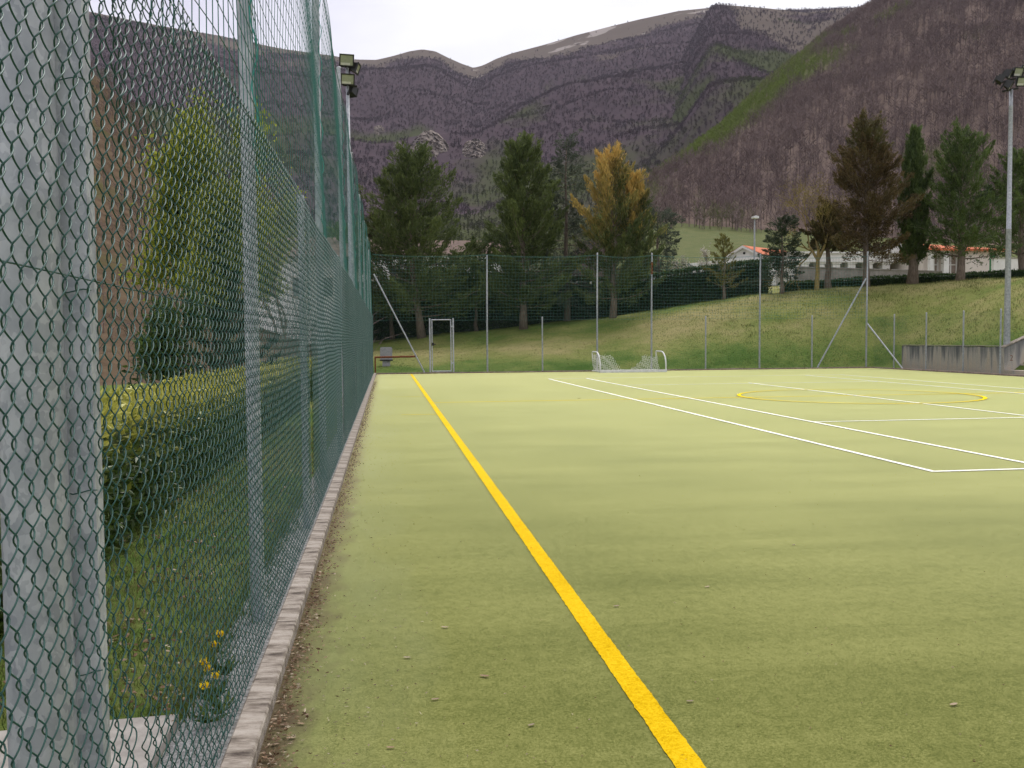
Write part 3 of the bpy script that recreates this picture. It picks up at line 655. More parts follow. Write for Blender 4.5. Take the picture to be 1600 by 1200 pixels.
# ------------------------------------------------------------------ concrete wall and steps on the right
WX = RX+.62
wa, wb = at(1409, 541, X=WX), at(1563, 541, X=WX)
wl = thing('concrete_wall', (WX, (wa[1]+wb[1])/2, 0), 'low stained concrete retaining wall behind the short fence', 'wall')
b = MB(); ysn = np.linspace(wb[1], wa[1], 30); tp = 1.0+.012*np.sin(ysn*5)+rng.normal(0, .006, 30)
V = []; 
for yv, tz_ in zip(ysn, tp): V += [(WX, yv, -.2), (WX+.01, yv, tz_-.015), (WX+.03, yv, tz_), (WX+.25, yv, tz_), (WX+.25, yv, -.2)]
i, j = np.meshgrid(np.arange(29), np.arange(4), indexing='ij'); b.add(V, np.stack([i*5+j, (i+1)*5+j, (i+1)*5+j+1, i*5+j+1], -1).reshape(-1, 4))
b.f.setdefault(5, []).append(np.array([np.arange(5), np.arange(5)[::-1]+29*5])); b.build('wall', 'stained_wall', wl)
b = MB(); b.box((WX-.012, wb[1], 1.02), (WX+.262, wa[1], 1.045)); b.build('coping', 'concrete', wl)
YS = wb[1]-.12
st = thing('concrete_stair', (WX+1, YS, 0), 'stained concrete stair with sloping side wall next to the low wall', 'stairs')
b = MB(); b.prism([(WX+.0, -.2), (WX+5, -.2), (WX+5, 3.15), (WX+3.2, 2.3), (WX+.05, .98), (WX, .93)], 'y', YS-.12, YS+.1); b.build('side_wall', 'stained_wall', st)
b = MB(); b.prism([(WX+.0, .985), (WX+.05, 1.0), (WX+3.2, 2.32), (WX+5, 3.17), (WX+5, 3.22), (WX+3.2, 2.37), (WX+.03, 1.03)], 'y', YS-.14, YS+.12); b.build('coping', 'concrete', st)
b = MB(); b.box((WX-.05, YS-1.3, -.2), (WX+5, YS-.125, .17)); b.build('step', 'stained_wall', st)
for k in range(4):
    b = MB(); b.box((WX+.62+k*.45, YS-1.3, .172+k*.0), (WX+5, YS-.127, .172+(k+1)*.22)) if k == 0 else b.box((WX+.62+k*.45, YS-1.3, .172+k*.22+.001), (WX+5, YS-.127, .172+(k+1)*.22)); b.build('step', 'stained_wall', st)
cu = bpy.data.curves.new('painted_mark', 'FONT'); cu.body = '2'; cu.size = .30; cu.extrude = .001; cu.offset = -.004
_tmp = bpy.data.objects.new('painted_mark', cu); COL.objects.link(_tmp); bpy.context.view_layer.update(); _me = bpy.data.meshes.new_from_object(_tmp.evaluated_get(bpy.context.evaluated_depsgraph_get())); bpy.data.objects.remove(_tmp)
mk = bpy.data.objects.new('painted_mark', _me); COL.objects.link(mk); mk.parent = st
mk.location = Vector((WX+.20, YS-.1225, .50))-st.location; mk.rotation_euler = (math.pi/2, 0, 0); _me.materials.clear(); _me.materials.append(MATS['rust'])

# ------------------------------------------------------------------ mountains and hills (bearing and height angle give direction, distance from the lie of the land)
def skyline(pts):
    bs, es = [], []
    for px, py in pts:
        d = ray(px, py); bs.append(math.degrees(math.atan2(d[0], d[1]))); es.append(d[2]/math.hypot(d[0], d[1]))
    return np.array(bs), np.array(es)
def relief(name, label, sky_pts, ext, r0, r1, e, amp, mat, brange, nb, nr, z0f, masks, seed, back=.25, nscale=300., r0f=None):
    bs, es = skyline(sky_pts)
    bs = np.concatenate([[x[0] for x in ext[0]], bs, [x[0] for x in ext[1]]]); es = np.concatenate([[x[1] for x in ext[0]], es, [x[1] for x in ext[1]]])
    B = np.linspace(*brange, nb); E = np.interp(B, bs, es)
    t = np.concatenate([np.linspace(0, 1, nr), 1+np.linspace(.02, back, 8)])
    Bm, Tm = np.meshgrid(np.radians(B), t); Em = np.broadcast_to(E, Bm.shape)
    rr0 = r0 if r0f is None else r0f(np.degrees(Bm))
    rad_ = rr0+(r1-rr0)*Tm; X = rad_*np.sin(Bm); Y = rad_*np.cos(Bm)
    zr = CAM_H+r1*Em; z0 = z0f(X, Y, Bm)
    tt = np.clip(Tm, 0, 1)
    n = fbm(X/nscale, Y/nscale, seed, 6, .47)-.5
    n2 = np.abs(fbm(X/(nscale*1.7)+3, Y/(nscale*1.7), seed+31, 4)-.5)*2       # ridged spurs
    Z = z0+(zr-z0)*tt**e + (n*1.0-(n2-.3)*.55)*amp*np.sin(math.pi*np.clip(tt, 0, 1))**.8
    cap = CAM_H+rad_*(Em-.004*(1-tt)); Z = np.where(Tm < 1, np.minimum(Z, np.maximum(cap, z0-5)), Z)
    Z = np.where(Tm > 1, zr-(Tm-1)*(r1-rr0)*.35, Z)
    att = {k: f(np.degrees(Bm), Tm, X, Y, Z) for k, f in masks.items()}
    for k in ('green', 'grass', 'rock'): att.setdefault(k, np.zeros_like(X))
    nr_, nb_ = X.shape; i, j = np.meshgrid(np.arange(nr_-1), np.arange(nb_-1), indexing='ij')
    q = np.stack([i*nb_+j, i*nb_+j+1, (i+1)*nb_+j+1, (i+1)*nb_+j], -1).reshape(-1, 4)
    b = MB(); b.add(np.stack([X, Y, Z], -1).reshape(-1, 3), q, **{k: v.ravel() for k, v in att.items()})
    o = tag(b.build(name, mat, smooth=True), label, name, kind='structure')
    return o, (X, Y, Z, att, B, t)
def bear(px, py=300): d = ray(px, py); return math.degrees(math.atan2(d[0], d[1]))
sk1 = [(0, 2), (140, 18), (250, 40), (340, 55), (440, 76), (520, 87), (545, 92), (560, 93), (588, 93.5), (612, 88), (640, 80), (660, 77), (680, 80), (700, 90), (720, 99), (740, 106), (755, 102), (775, 92), (800, 83), (850, 70), (900, 55), (950, 42), (1000, 30), (1060, 17), (1110, 12), (1200, 16), (1400, 8), (1600, -10)]
def m1_grass(b, t, X, Y, Z):
    n = fbm(X/120, Y/120, 40, 5); band = np.interp(b, [bear(500), bear(700), bear(760), bear(900), bear(1060), bear(1130)], [.92, .83, .87, .80, .84, .97])
    return np.clip(.5+(t-band+(n-.5)*.34)*7, 0, 1)*(t < 1.5)
def m1_green(b, t, X, Y, Z):
    return np.clip(.25+(fbm(X/160, Y/160, 41, 5)-.5)*2.2+sstep(.45, .1, t)*.28-sstep(.5, .8, t)*.5, 0, 1)
def m1_rock(b, t, X, Y, Z):
    return np.clip((fbm(X/60, Y/60, 43, 5)-.56)*5*sstep(.78, .9, t)*(b > bear(740)), 0, 1)*.9
mt1, G1 = relief('mountain', 'far wooded mountain with bare grassy summit ridge and a notch', sk1, ([(-70, .36)], [(70, .42)]), 520, 2700, 1.18, 115, 'mountain_cover', (-58, 58), 640, 180, lambda X, Y, B: 25+0*X, dict(grass=m1_grass, green=m1_green, rock=m1_rock), 11)
sk2 = [(560, 470), (640, 430), (700, 405), (780, 365), (850, 322), (900, 285), (950, 240), (990, 200), (1030, 150), (1065, 95), (1090, 45), (1108, 14), (1120, 7), (1150, 9), (1200, 13), (1260, 20), (1300, 15), (1340, 11), (1380, 6), (1420, 0), (1500, -30), (1600, -60)]
def m2_grass(b, t, X, Y, Z): return np.clip(.5+(t-.80+(fbm(X/110, Y/110, 50, 5)-.5)*.5-sstep(bear(1170), bear(1115), b)*.4)*4, 0, 1)*.85
def m2_green(b, t, X, Y, Z): return np.clip(.40+(fbm(X/120, Y/120, 51, 5)-.5)*2.0+sstep(.75, .3, t)*.25, 0, 1)
mt2, G2 = relief('mountain', 'nearer green-brown mountain spur sloping down from the summit', sk2, ([(-40, -.05)], [(75, .5)]), 480, 1900, 1.12, 95, 'mountain_cover', (bear(560), 60), 420, 150, lambda X, Y, B: 20+0*X, dict(grass=m2_grass, green=m2_green), 23, nscale=230.)
sk3 = [(900, 372), (960, 335), (1000, 306), (1030, 281), (1070, 254), (1130, 206), (1200, 136), (1250, 96), (1290, 61), (1340, 26), (1380, 0), (1450, -45), (1600, -95)]
def m3_green(b, t, X, Y, Z):
    spots = np.clip((fbm(X/26, Y/26, 62, 4)-.62)*6, 0, 1)*.45*sstep(.3, .45, t)*sstep(.9, .75, t)
    dE = np.interp(b, *skyline(sk3))-(Z-CAM_H)/np.hypot(X, Y)
    edge = .46*sstep(.048, .012, dE)*sstep(bear(1350), bear(1240), b)
    return np.clip(.03+(fbm(X/38, Y/38, 60, 5)-.5)*1.2+edge+spots+sstep(.10, .02, t)*.10, 0, 1)
def m3_rock(b, t, X, Y, Z): return np.clip((fbm(X/30, Y/30, 61, 5)-.60)*5*sstep(.9, .98, t)*(b > bear(1380)), 0, 1)
hl3, G3 = relief('hill', 'steep hillside of bare brown woodland with green spring patches', sk3, ([(-10, 0)], [(60, .55), (75, .6)]), 300, 980, 1.22, 26, 'hill_cover', (bear(900), 58), 360, 170, lambda X, Y, B: H(X, Y)-1.0, dict(green=m3_green, rock=m3_rock), 37, nscale=120.)
sk4 = [(-300, -60), (0, 30), (60, 60), (147, 115), (200, 165), (250, 212), (300, 270), (350, 335), (420, 405), (500, 455), (570, 500)]
hl4, G4 = relief('hill', 'brown leaf-covered bank with scrub beyond the left hedge', sk4, ([(-70, .55), (-45, .46)], [(5, .0)]), 32, 150, 1.1, 3.2, 'bank_cover', (-65, bear(572)), 150, 90, lambda X, Y, B: H(X, Y)-.4, dict(green=lambda b, t, X, Y, Z: np.clip(.1+(fbm(X/9, Y/9, 70)-.5)*2+.3*(t > .75), 0, 1)), 47, nscale=26.)

# cliffs on the far mountain
def cliff(px0, px1, py0, py1, seed):
    X, Y, Z, att, B, t = G1; g = np.random.default_rng(seed)
    b0, b1 = bear(px0), bear(px1); mb = (B >= b0) & (B <= b1)
    col = np.argmin(abs(B-(b0+b1)/2)); el = (Z[:, col]-CAM_H)/np.hypot(X[:, col], Y[:, col])
    d = ray((px0+px1)/2, py1); e_lo = d[2]/math.hypot(d[0], d[1]); k = int(np.argmax(el[:180] > e_lo)); rr = math.hypot(X[k, col], Y[k, col])
    d = ray((px0+px1)/2, py0); e_hi = d[2]/math.hypot(d[0], d[1])
    n, mrow = 26, 18; V = []
    for i in range(mrow):
        for j in range(n):
            v = i/(mrow-1); u = j/(n-1); bb_ = R(b0+(b1-b0)*u); w = math.sin(math.pi*u)**.55
            el_ = e_lo+(e_hi-e_lo)*v*(.35+.65*w*(.75+.5*float(fbm(np.array(u*6.), np.array(seed*3.1), seed)))) 
            r_ = rr-16*w+24*v+g.normal(0, 3)+12*float(fbm(np.array(u*9.), np.array(v*5.), seed+5))
            if i == 0: r_ -= 4
            V.append((r_*math.sin(bb_), r_*math.cos(bb_), CAM_H+r_*el_-(8 if i == 0 else 0)))
    i, j = np.meshgrid(np.arange(mrow-1), np.arange(n-1), indexing='ij')
    b = MB(); b.add(V, np.stack([i*n+j, i*n+j+1, (i+1)*n+j+1, (i+1)*n+j], -1).reshape(-1, 4)); b.build('cliff', 'cliff_rock', mt1)
CLIFFS = [(640, 704, 206, 250), (722, 762, 216, 248), (614, 632, 222, 242), (583, 604, 196, 208)]
for k, c in enumerate(CLIFFS): cliff(*c, 3+k)

def on_cliff(P):
    b_ = np.degrees(np.arctan2(P[:, 0], P[:, 1])); e_ = (P[:, 2]-CAM_H)/np.hypot(P[:, 0], P[:, 1]); hit = np.zeros(len(P))
    for x0, x1, y0, y1 in CLIFFS:
        d0, d1 = ray(x0, y1+5), ray(x0, y0); hit = np.maximum(hit, (b_ > bear(x0)) & (b_ < bear(x1)) & (e_ > d0[2]/math.hypot(d0[0], d0[1])) & (e_ < d1[2]/math.hypot(d1[0], d1[1])))
    return hit
# bare woods: one object each; the tree is part of the mesh and repeated on its loose points
def proto_bare(nb, hgt, wid, wth, seed, twigs=2):
    g = np.random.default_rng(seed); V, Fc = [], []
    def blade(a, b_, w):
        a, b_ = np.array(a), np.array(b_); d = b_-a; s = np.cross(d, g.normal(0, 1, 3)); s = s/np.linalg.norm(s)*w
        k = len(V); V.extend([a-s, a+s, b_]); Fc.append([k, k+1, k+2])
    blade((0, 0, -1.5), (0, 0, hgt*.75), wth*1.6); blade((0, 0, -1.5), (.2, .1, hgt*.7), wth*1.5)
    for i in range(nb):
        az = g.uniform(0, 2*math.pi); z0 = hgt*g.uniform(.22, .75); ln = hgt*g.uniform(.28, .5)*(1.15-z0/hgt); el = g.uniform(.5, 1.25)
        p0 = np.array([0, 0, z0]); d = np.array([math.cos(az)*math.cos(el)*wid, math.sin(az)*math.cos(el)*wid, math.sin(el)]); p1 = p0+d*ln
        blade(p0, p1, wth)
        for q in range(twigs):
            f = g.uniform(.35, 1); p = p0+d*ln*f; dd = d*.6+g.normal(0, .42, 3)*np.array([1, 1, .6]); blade(p, p+dd*ln*.6, wth*.75)
    return np.array(V), np.array(Fc)
def wood(name, label, G, count, proto, mat, smin, smax, dens, alt_f, seed, rows, bare=None):
    X, Y, Z, att, B, t = G; g = np.random.default_rng(seed); nr_, nb_ = rows, X.shape[1]
    dx = np.hypot(np.diff(X[:nr_], axis=0)[:, :-1], np.diff(Y[:nr_], axis=0)[:, :-1]); dw = np.hypot(np.diff(X[:nr_], axis=1)[:-1], np.diff(Y[:nr_], axis=1)[:-1])
    area = dx*dw*dens(att, t)[:nr_-1, :nb_-1]; 
    inview = (B[:-1] > -37) & (B[:-1] < 46); area = area*inview
    pr = (area/area.sum()).ravel(); c = g.choice(len(pr), count, p=pr); i, j = c//(nb_-1), c % (nb_-1)
    u, v = g.random(count), g.random(count)
    def bl(A): return (A[i, j]*(1-v)+A[i, j+1]*v)*(1-u)+(A[i+1, j]*(1-v)+A[i+1, j+1]*v)*u
    P = np.stack([bl(X), bl(Y), bl(Z)], -1); gr = bl(att['green'])
    PV, PF = proto; n0 = len(PV)
    b = MB(); b.add(PV, PF, pt=0., size=1., tone=.5, alt=0., spin=0.)
    k = b.n; b.v.append(P); b.n += count
    if bare is not None: P[:, 2] -= 60*bare(P)
    tone = np.clip(g.normal(.45, .22, count)+(fbm(P[:, 0]/45, P[:, 1]/45, seed)-.5)*.9, 0, 1); alt = np.clip(alt_f(gr, P, g), 0, 1)
    for nm, val in (('pt', np.ones(count)), ('size', g.uniform(smin, smax, count)), ('tone', tone), ('alt', alt), ('spin', g.uniform(0, 6.28, count))): b.a[nm].append((k, val))
    o = b.build(name, mat); tag(o, label, 'woodland', kind='stuff')
    ng = bpy.data.node_groups.new(name+'_nodes', 'GeometryNodeTree')
    ng.interface.new_socket('Geometry', in_out='INPUT', socket_type='NodeSocketGeometry'); ng.interface.new_socket('Geometry', in_out='OUTPUT', socket_type='NodeSocketGeometry')
    gi = N(ng, 'NodeGroupInput'); go = N(ng, 'NodeGroupOutput'); L = ng.links.new
    def na(nm): q = N(ng, 'GeometryNodeInputNamedAttribute', data_type='FLOAT'); q.inputs['Name'].default_value = nm; return q.outputs['Attribute']
    sp = N(ng, 'GeometryNodeSeparateGeometry', domain='POINT'); L(gi.outputs[0], sp.inputs[0])
    cm = N(ng, 'FunctionNodeCompare', data_type='FLOAT', operation='GREATER_THAN'); cm.inputs['B'].default_value = .5; L(na('pt'), cm.inputs['A']); L(cm.outputs[0], sp.inputs['Selection'])
    ip = N(ng, 'GeometryNodeInstanceOnPoints'); L(sp.outputs['Selection'], ip.inputs['Points']); L(sp.outputs['Inverted'], ip.inputs['Instance'])
    cb = N(ng, 'ShaderNodeCombineXYZ'); L(na('spin'), cb.inputs[2]); L(cb.outputs[0], ip.inputs['Rotation']); L(na('size'), ip.inputs['Scale']); L(ip.outputs[0], go.inputs[0])
    md = o.modifiers.new('trees', 'NODES'); md.node_group = ng
    return o
wood('bare_woodland', 'bare brown woodland covering the steep hillside', G3, 26000, proto_bare(13, 10, 1.1, .13, 1, 2), 'bare_tree', .55, 1.15, lambda a, t: 1+0*a['green'],
     lambda gr, P, g: (gr-.30)*4.2+g.normal(0, .18, len(gr)), 5, 170)
wood('scrub_woodland', 'thin bare scrub on the brown bank beyond the left hedge', G4, 2600, proto_bare(10, 4.2, 1.1, .028, 2, 2), 'bare_tree', .35, .9, lambda a, t: 1+0*a['green'],
     lambda gr, P, g: (gr-.55)*2, 6, 90)
wood('mountain_woodland', 'dense leafless woodland on the far mountain slopes', G1, 100000, proto_bare(12, 8, 1.9, .55, 3, 1), 'far_tree', .35, .9, lambda a, t: np.clip(1.15-a['grass']*1.3, 0.012, 1),
     lambda gr, P, g: (gr-.36)*2.6, 8, 180, bare=on_cliff)
wood('spur_woodland', 'leafless and greening woodland on the mountain spur', G2, 50000, proto_bare(12, 7.5, 1.9, .5, 4, 1), 'far_tree', .35, .9, lambda a, t: np.clip(1.1-a['grass'], 0.03, 1),
     lambda gr, P, g: (gr-.42)*2.6, 9, 150)

# ------------------------------------------------------------------ trees
def kites(b, P, D, ln, wd, tone, alt=None, fold=.25):
    """leaf-sized faces: P centres, D directions, lengths and widths per leaf"""
    n = len(P); D = D/(np.linalg.norm(D, axis=1, keepdims=True)+1e-9); rv = rng.normal(0, 1, (n, 3))
    S = np.cross(D, rv); S /= np.linalg.norm(S, axis=1, keepdims=True)+1e-9; Nn = np.cross(D, S)
    ln = np.broadcast_to(ln, (n,))[:, None]; wd = np.broadcast_to(wd, (n,))[:, None]
    a = P-D*ln*.5; c = P+D*ln*.5; l = P-D*ln*.05+S*wd*.5+Nn*wd*fold; r = P-D*ln*.05-S*wd*.5+Nn*wd*fold
    V = np.stack([a, l, c, r], 1).reshape(-1, 3); k = np.arange(n)*4
    F = np.concatenate([np.stack([k, k+1, k+2], -1), np.stack([k, k+2, k+3], -1)])
    att = dict(tone=np.repeat(np.clip(tone, 0, 1), 4)); att['alt'] = np.repeat(np.clip(alt, 0, 1), 4) if alt is not None else np.zeros(n*4)
    b.add(V, F, **att)
def perp(D):
    r = rng.normal(0, 1, D.shape); r -= (r*D).sum(1, keepdims=True)*D; return r/(np.linalg.norm(r, axis=1, keepdims=True)+1e-9)
def conifer(name, label, px, Y, top_py, hw_px, mat, cb=.16, prof=None, el=(.1, .6), droop=0, limbs=46, subs=9, sprays=34, sl=.34, sw=.085, trunk=.2, up=.35, lean=0, base_x=None, altf=None, leaders=None, jag=.3, group=None, sub_len=.34, bark='bark'):
    X = at(px, 500, Y=Y)[0] if base_x is None else base_x; zb = float(H(X, Y)); top = at(px, top_py, Y=Y)[2]; Ht = top-zb; Rm = hw_px*Y/F_PX*1.24
    t = thing(name, (X, Y, zb), label, 'tree', group)
    prof = prof or (lambda h: (1-h)**.85)
    b = MB(); hs = np.linspace(0, 1, 9); bend = np.c_[lean*Ht*.1*np.sin(hs*2.4), .0*hs, 0*hs]
    tp = np.c_[np.full(9, X), np.full(9, Y), zb-.15+hs*(Ht*.97)]+bend+np.c_[rng.normal(0, .03, (9, 2)), np.zeros(9)]*np.array([1, 1, 1])
    b.tube(tp, trunk*(1-hs*.93)*np.where(hs == 0, 1.25, 1), 9); b.build('trunk', bark, t, smooth=True)
    def axis(h): return np.stack([np.interp(h, hs, tp[:, k]) for k in range(3)], -1)
    lb, cr = MB(), MB(); Ps, Ds, Ts, As, Ls = [], [], [], [], []
    heads = [(0, 0, 1.0, 1.0)] + (leaders or [])      # (dx, dy, relative height, relative radius)
    for li, (ldx, ldy, lh, lr) in enumerate(heads):
        nl_ = int(limbs*lr)
        hh = np.sort(cb+(1-cb)*(np.arange(nl_)+rng.random(nl_))/nl_*.985) if li == 0 else np.sort(.35+.65*rng.random(nl_))
        az = np.arange(nl_)*2.39996+rng.normal(0, .35, nl_)
        for h, a in zip(hh, az):
            hn = (h-cb)/(1-cb); ln = Rm*lr*prof(hn)*rng.uniform(1-jag*1.2, 1+jag*.55)+.12
            e0 = el[0]+(el[1]-el[0])*hn+rng.normal(0, .12)
            p0 = axis(h*lh)+np.array([ldx, ldy, 0])*min(1, hn*1.6+.2) if li else axis(h)
            d = np.array([math.cos(a)*math.cos(e0), math.sin(a)*math.cos(e0), math.sin(e0)])
            u = np.linspace(0, 1, 5); path = p0+d*ln*u[:, None]+np.array([0, 0, 1])*((up*u**2-droop*u*1.0)*ln*.5)[:, None]
            lb.tube(path, .03*trunk/.2*(1-u*.85)*(ln/Rm+.3), 4, cap=False)
            tl = rng.normal(0, .15)
            ns = max(3, int(subs*(ln/Rm*.8+.25)))
            for s in range(ns):
                f = .10+.90*(s+rng.random())/ns; q = np.stack([np.interp(f, u, path[:, k]) for k in range(3)])
                sd = d*.75+perp(d[None])[0]*.8*(1.1-f)+np.array([0, 0, up*.9-droop*.5]); sd /= np.linalg.norm(sd); slen = Rm*sub_len*(1.15-f*.6)*rng.uniform(.6, 1.2)
                k = int(sprays*2.1*rng.uniform(.7, 1.3)); v = rng.random(k)**.8
                P = q+sd*slen*v[:, None]+rng.normal(0, 1, (k, 3))*slen*.20*(1.2-v[:, None])
                D = sd+rng.normal(0, .42, (k, 3))+np.array([0, 0, up*.5-droop*.35])
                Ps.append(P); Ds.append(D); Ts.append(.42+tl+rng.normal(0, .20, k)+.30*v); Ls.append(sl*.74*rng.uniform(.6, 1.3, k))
                if altf: As.append(altf(h, d, f)+rng.normal(0, .15, k)+tl*.8)
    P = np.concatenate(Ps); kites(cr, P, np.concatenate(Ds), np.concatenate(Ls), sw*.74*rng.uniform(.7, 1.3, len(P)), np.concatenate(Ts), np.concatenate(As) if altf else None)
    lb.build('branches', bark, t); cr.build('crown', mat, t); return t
GR1 = 'conifers in front of the tall dark hedge'
conifer('conifer', 'broad dark green conifer with leaning trunk next to the gate', 660, 55, 238, 98, 'cypress_green', cb=.13, prof=lambda h: min(1, .8+h*1.2)*(1-h)**.72, el=(-.08, .7), limbs=82, subs=11, sprays=30, trunk=.24, up=.5, lean=-.6, jag=.42, group=GR1)
conifer('conifer', 'dark brownish conifer behind the broad conifer by the corner', 612, 58, 298, 58, 'conifer_brown', cb=.2, el=(-.1, .4), limbs=46, subs=8, sprays=26, trunk=.15, altf=lambda h, d, f: .75, group=GR1)
conifer('conifer', 'low green conifer with thin trunks between two big conifers', 744, 57, 390, 64, 'cypress_green', cb=.3, prof=lambda h: (1-h)**.5, el=(.1, .6), limbs=30, subs=8, sprays=30, trunk=.13, group=GR1)
conifer('conifer', 'tall pointed green conifer with thick pale trunk', 818, 54, 220, 76, 'cypress_green', cb=.12, prof=lambda h: min(1, .8+h*1.0)*(1-h)**.66, el=(-.05, .9), limbs=78, subs=11, sprays=32, trunk=.23, up=.5, jag=.38, group=GR1)
conifer('cedar', 'slender blue-grey cedar rising beside the golden conifer', 886, 56, 203, 66, 'cedar_blue', cb=.10, prof=lambda h: (1-h)**.7*(.75+.35*math.sin(h*19)), el=(-.05, .5), droop=.35, up=.15, limbs=58, subs=9, sprays=32, sl=.26, sw=.05, trunk=.19, jag=.5, group=GR1)
conifer('golden_conifer', 'golden-topped feathery conifer with green lower boughs', 958, 53, 240, 66, 'cypress_green', cb=.12, prof=lambda h: min(1, .85+h*.8)*(1-h)**.55, el=(-.05, 1.0), limbs=58, subs=10, sprays=26, sl=.36, sw=.07, trunk=.2, up=.75, jag=.35, leaders=[(1.35, .2, .86, .62)],
        altf=lambda h, d, f: 1.5*(h-.60)+.5*(f-.5)+.3*(d[0] < 0), group=GR1)
conifer('cedar', 'dark spreading cedar behind the golden conifer', 1028, 60, 318, 60, 'cedar_blue', cb=.12, prof=lambda h: (1-h)**.55, el=(-.15, .3), droop=.3, up=.1, limbs=44, subs=9, sprays=30, sl=.28, sw=.05, trunk=.18, jag=.5, group=GR1)
conifer('young_fir', 'small yellow-green young fir in front of the hedge', 1131, 52, 368, 31, 'yellow_fir', cb=.22, el=(.15, .8), limbs=30, subs=5, sprays=14, sl=.22, sw=.05, trunk=.10, up=.4, jag=.35)
conifer('dark_fir', 'small dark fir with layered flat boughs beside the bare tree', 1222, 50, 334, 46, 'fir_dark', cb=.26, prof=lambda h: (1-h)**.75*(.8+.25*math.sin(h*24)), el=(-.12, .35), limbs=40, subs=8, sprays=22, sl=.26, sw=.05, trunk=.13, up=.15, droop=.1, jag=.4)
conifer('brown_conifer', 'tall rusty brown conifer behind the corner post', 1353, 49, 183, 78, 'conifer_brown', cb=.18, prof=lambda h: min(1, .8+h)*(1-h)**.86, el=(.06, .7), limbs=72, subs=11, sprays=30, sl=.28, sw=.075, trunk=.19, up=.35, jag=.33, altf=lambda h, d, f: .35*(h > .8)+.2*f)
conifer('dark_conifer', 'dark trunked conifer between the bare tree and brown conifer', 1293, 50.5, 318, 38, 'conifer_brown', cb=.48, el=(.1, .6), limbs=34, subs=8, sprays=24, sl=.28, trunk=.20, altf=lambda h, d, f: .5)
conifer('cypress', 'narrow columnar dark cypress in front of the columbarium', 1426, 50, 197, 30, 'pine_green', cb=.10, prof=lambda h: min(1, .78+h*.7)*(1-h**2.4)**.9, el=(.75, 1.2), limbs=70, subs=8, sprays=40, sl=.30, sw=.07, trunk=.30, up=.9, jag=.16, sub_len=.55)
conifer('pine', 'bright green open-crowned conifer left of the tall light pole', 1500, 48, 208, 74, 'pine_green', cb=.19, prof=lambda h: min(1, .85+h)*(1-h)**.55, el=(.12, .9), limbs=56, subs=10, sprays=26, sl=.30, sw=.07, trunk=.24, up=.45, jag=.5)
conifer('pine', 'dark conifer behind the tall light pole', 1594, 50, 234, 68, 'pine_green', cb=.2, prof=lambda h: (1-h)**.5, el=(.12, .7), limbs=50, subs=9, sprays=26, sl=.30, sw=.07, trunk=.22, up=.35, jag=.45)
conifer('conifer', 'dark slim conifer above the hedge beyond the left fence', 352, 22, 330, 60, 'fir_dark', cb=.05, el=(.2, .9), limbs=46, subs=8, sprays=26, sl=.2, sw=.05, trunk=.12, up=.5)

def broadleaf(name, label, X, Y, Ht, Rm, mat, bark, depth=5, leaves=9000, ls=.10, lw=.06, spread=.55, trunk=.14, crown_lo=.25, twig_r=.006, group=None, stem=.30):
    zb = float(H(X, Y)); t = thing(name, (X, Y, zb), label, 'tree', group); lim = MB(); tips = []
    def grow(p, d, ln, r, k):
        n = 4; path = [p]; dd = d.copy()
        for i in range(n): dd = dd+rng.normal(0, .13, 3)+np.array([0, 0, .05]); dd /= np.linalg.norm(dd); path.append(path[-1]+dd*ln/n)
        path = np.array(path); lim.tube(path, np.linspace(r, r*.62, n+1), 6 if k > 2 else 3, cap=False)
        if k <= 2: tips.extend([(path[i], dd) for i in range(1, n+1)])
        if k == 0: return
        m = 3 if k > 1 else 4
        for j in range(m):
            a = rng.uniform(0, 2*math.pi); sp = spread*rng.uniform(.6, 1.3)
            pr = perp(dd[None])[0]; nd = dd*math.cos(sp)+pr*math.sin(sp); i = rng.integers(2, n+1) if j else n
            grow(path[i], nd/np.linalg.norm(nd), ln*rng.uniform(.62, .85), r*.62*rng.uniform(.8, 1), k-1)
    grow(np.array([X, Y, zb-.1]), np.array([.03, 0, 1.]), Ht*stem, trunk, depth)
    V = np.concatenate(lim.v); sc = Ht/(V[:, 2].max()-zb); sr = Rm/max(1e-3, np.percentile(np.hypot(V[:, 0]-X, V[:, 1]-Y), 97))
    S = np.array([sr, sr, sc]); o0 = np.array([X, Y, zb]); lim.v = [(v-o0)*S+o0 for v in lim.v]; lim.build('trunk', bark, t, smooth=True)
    tp = np.array([a for a, _ in tips]); td = np.array([d for _, d in tips]); tp = (tp-o0)*S+o0
    k = rng.integers(0, len(tp), leaves); P = tp[k]+rng.normal(0, Rm*.07, (leaves, 3)); D = td[k]+rng.normal(0, .8, (leaves, 3))
    b = MB(); kites(b, P, D, ls*rng.uniform(.6, 1.3, leaves), lw, .45+rng.normal(0, .25, leaves)+(fbm(P[:, 0]*1.2, P[:, 2]*1.2, 77)-.5)*.8); b.build('crown', mat, t)
    return t
p = at(1276, 450, Y=50); broadleaf('bare_tree', 'yellowish budding tree with forked bare limbs beside the dark fir', p[0], 50, at(1290, 262, Y=50)[2]-float(H(p[0], 50)), 2.9, 'bud_yellow', 'bark_yellow', depth=5, leaves=2200, ls=.10, lw=.04, trunk=.105, spread=.72, stem=.20)
p = at(370, 400, Y=24); broadleaf('lime_tree', 'round lime-green spring tree behind the left fence', p[0], 24, 7.2, 2.5, 'lime_leaf', 'bark', depth=5, leaves=22000, ls=.13, lw=.075, trunk=.16)
p = at(438, 400, Y=33); broadleaf('lime_tree', 'small yellow-green tree showing above the fence top', p[0], 33, 7.6, 1.9, 'lime_leaf', 'bark', depth=5, leaves=9000, ls=.13, lw=.07, trunk=.13)
p = at(380, 520, Y=15); broadleaf('shrub', 'dense green shrub standing behind the clipped laurel hedge', p[0]-.6, 15, 2.3, 1.0, 'laurel', 'bark', depth=4, leaves=5000, ls=.10, lw=.05, trunk=.05)
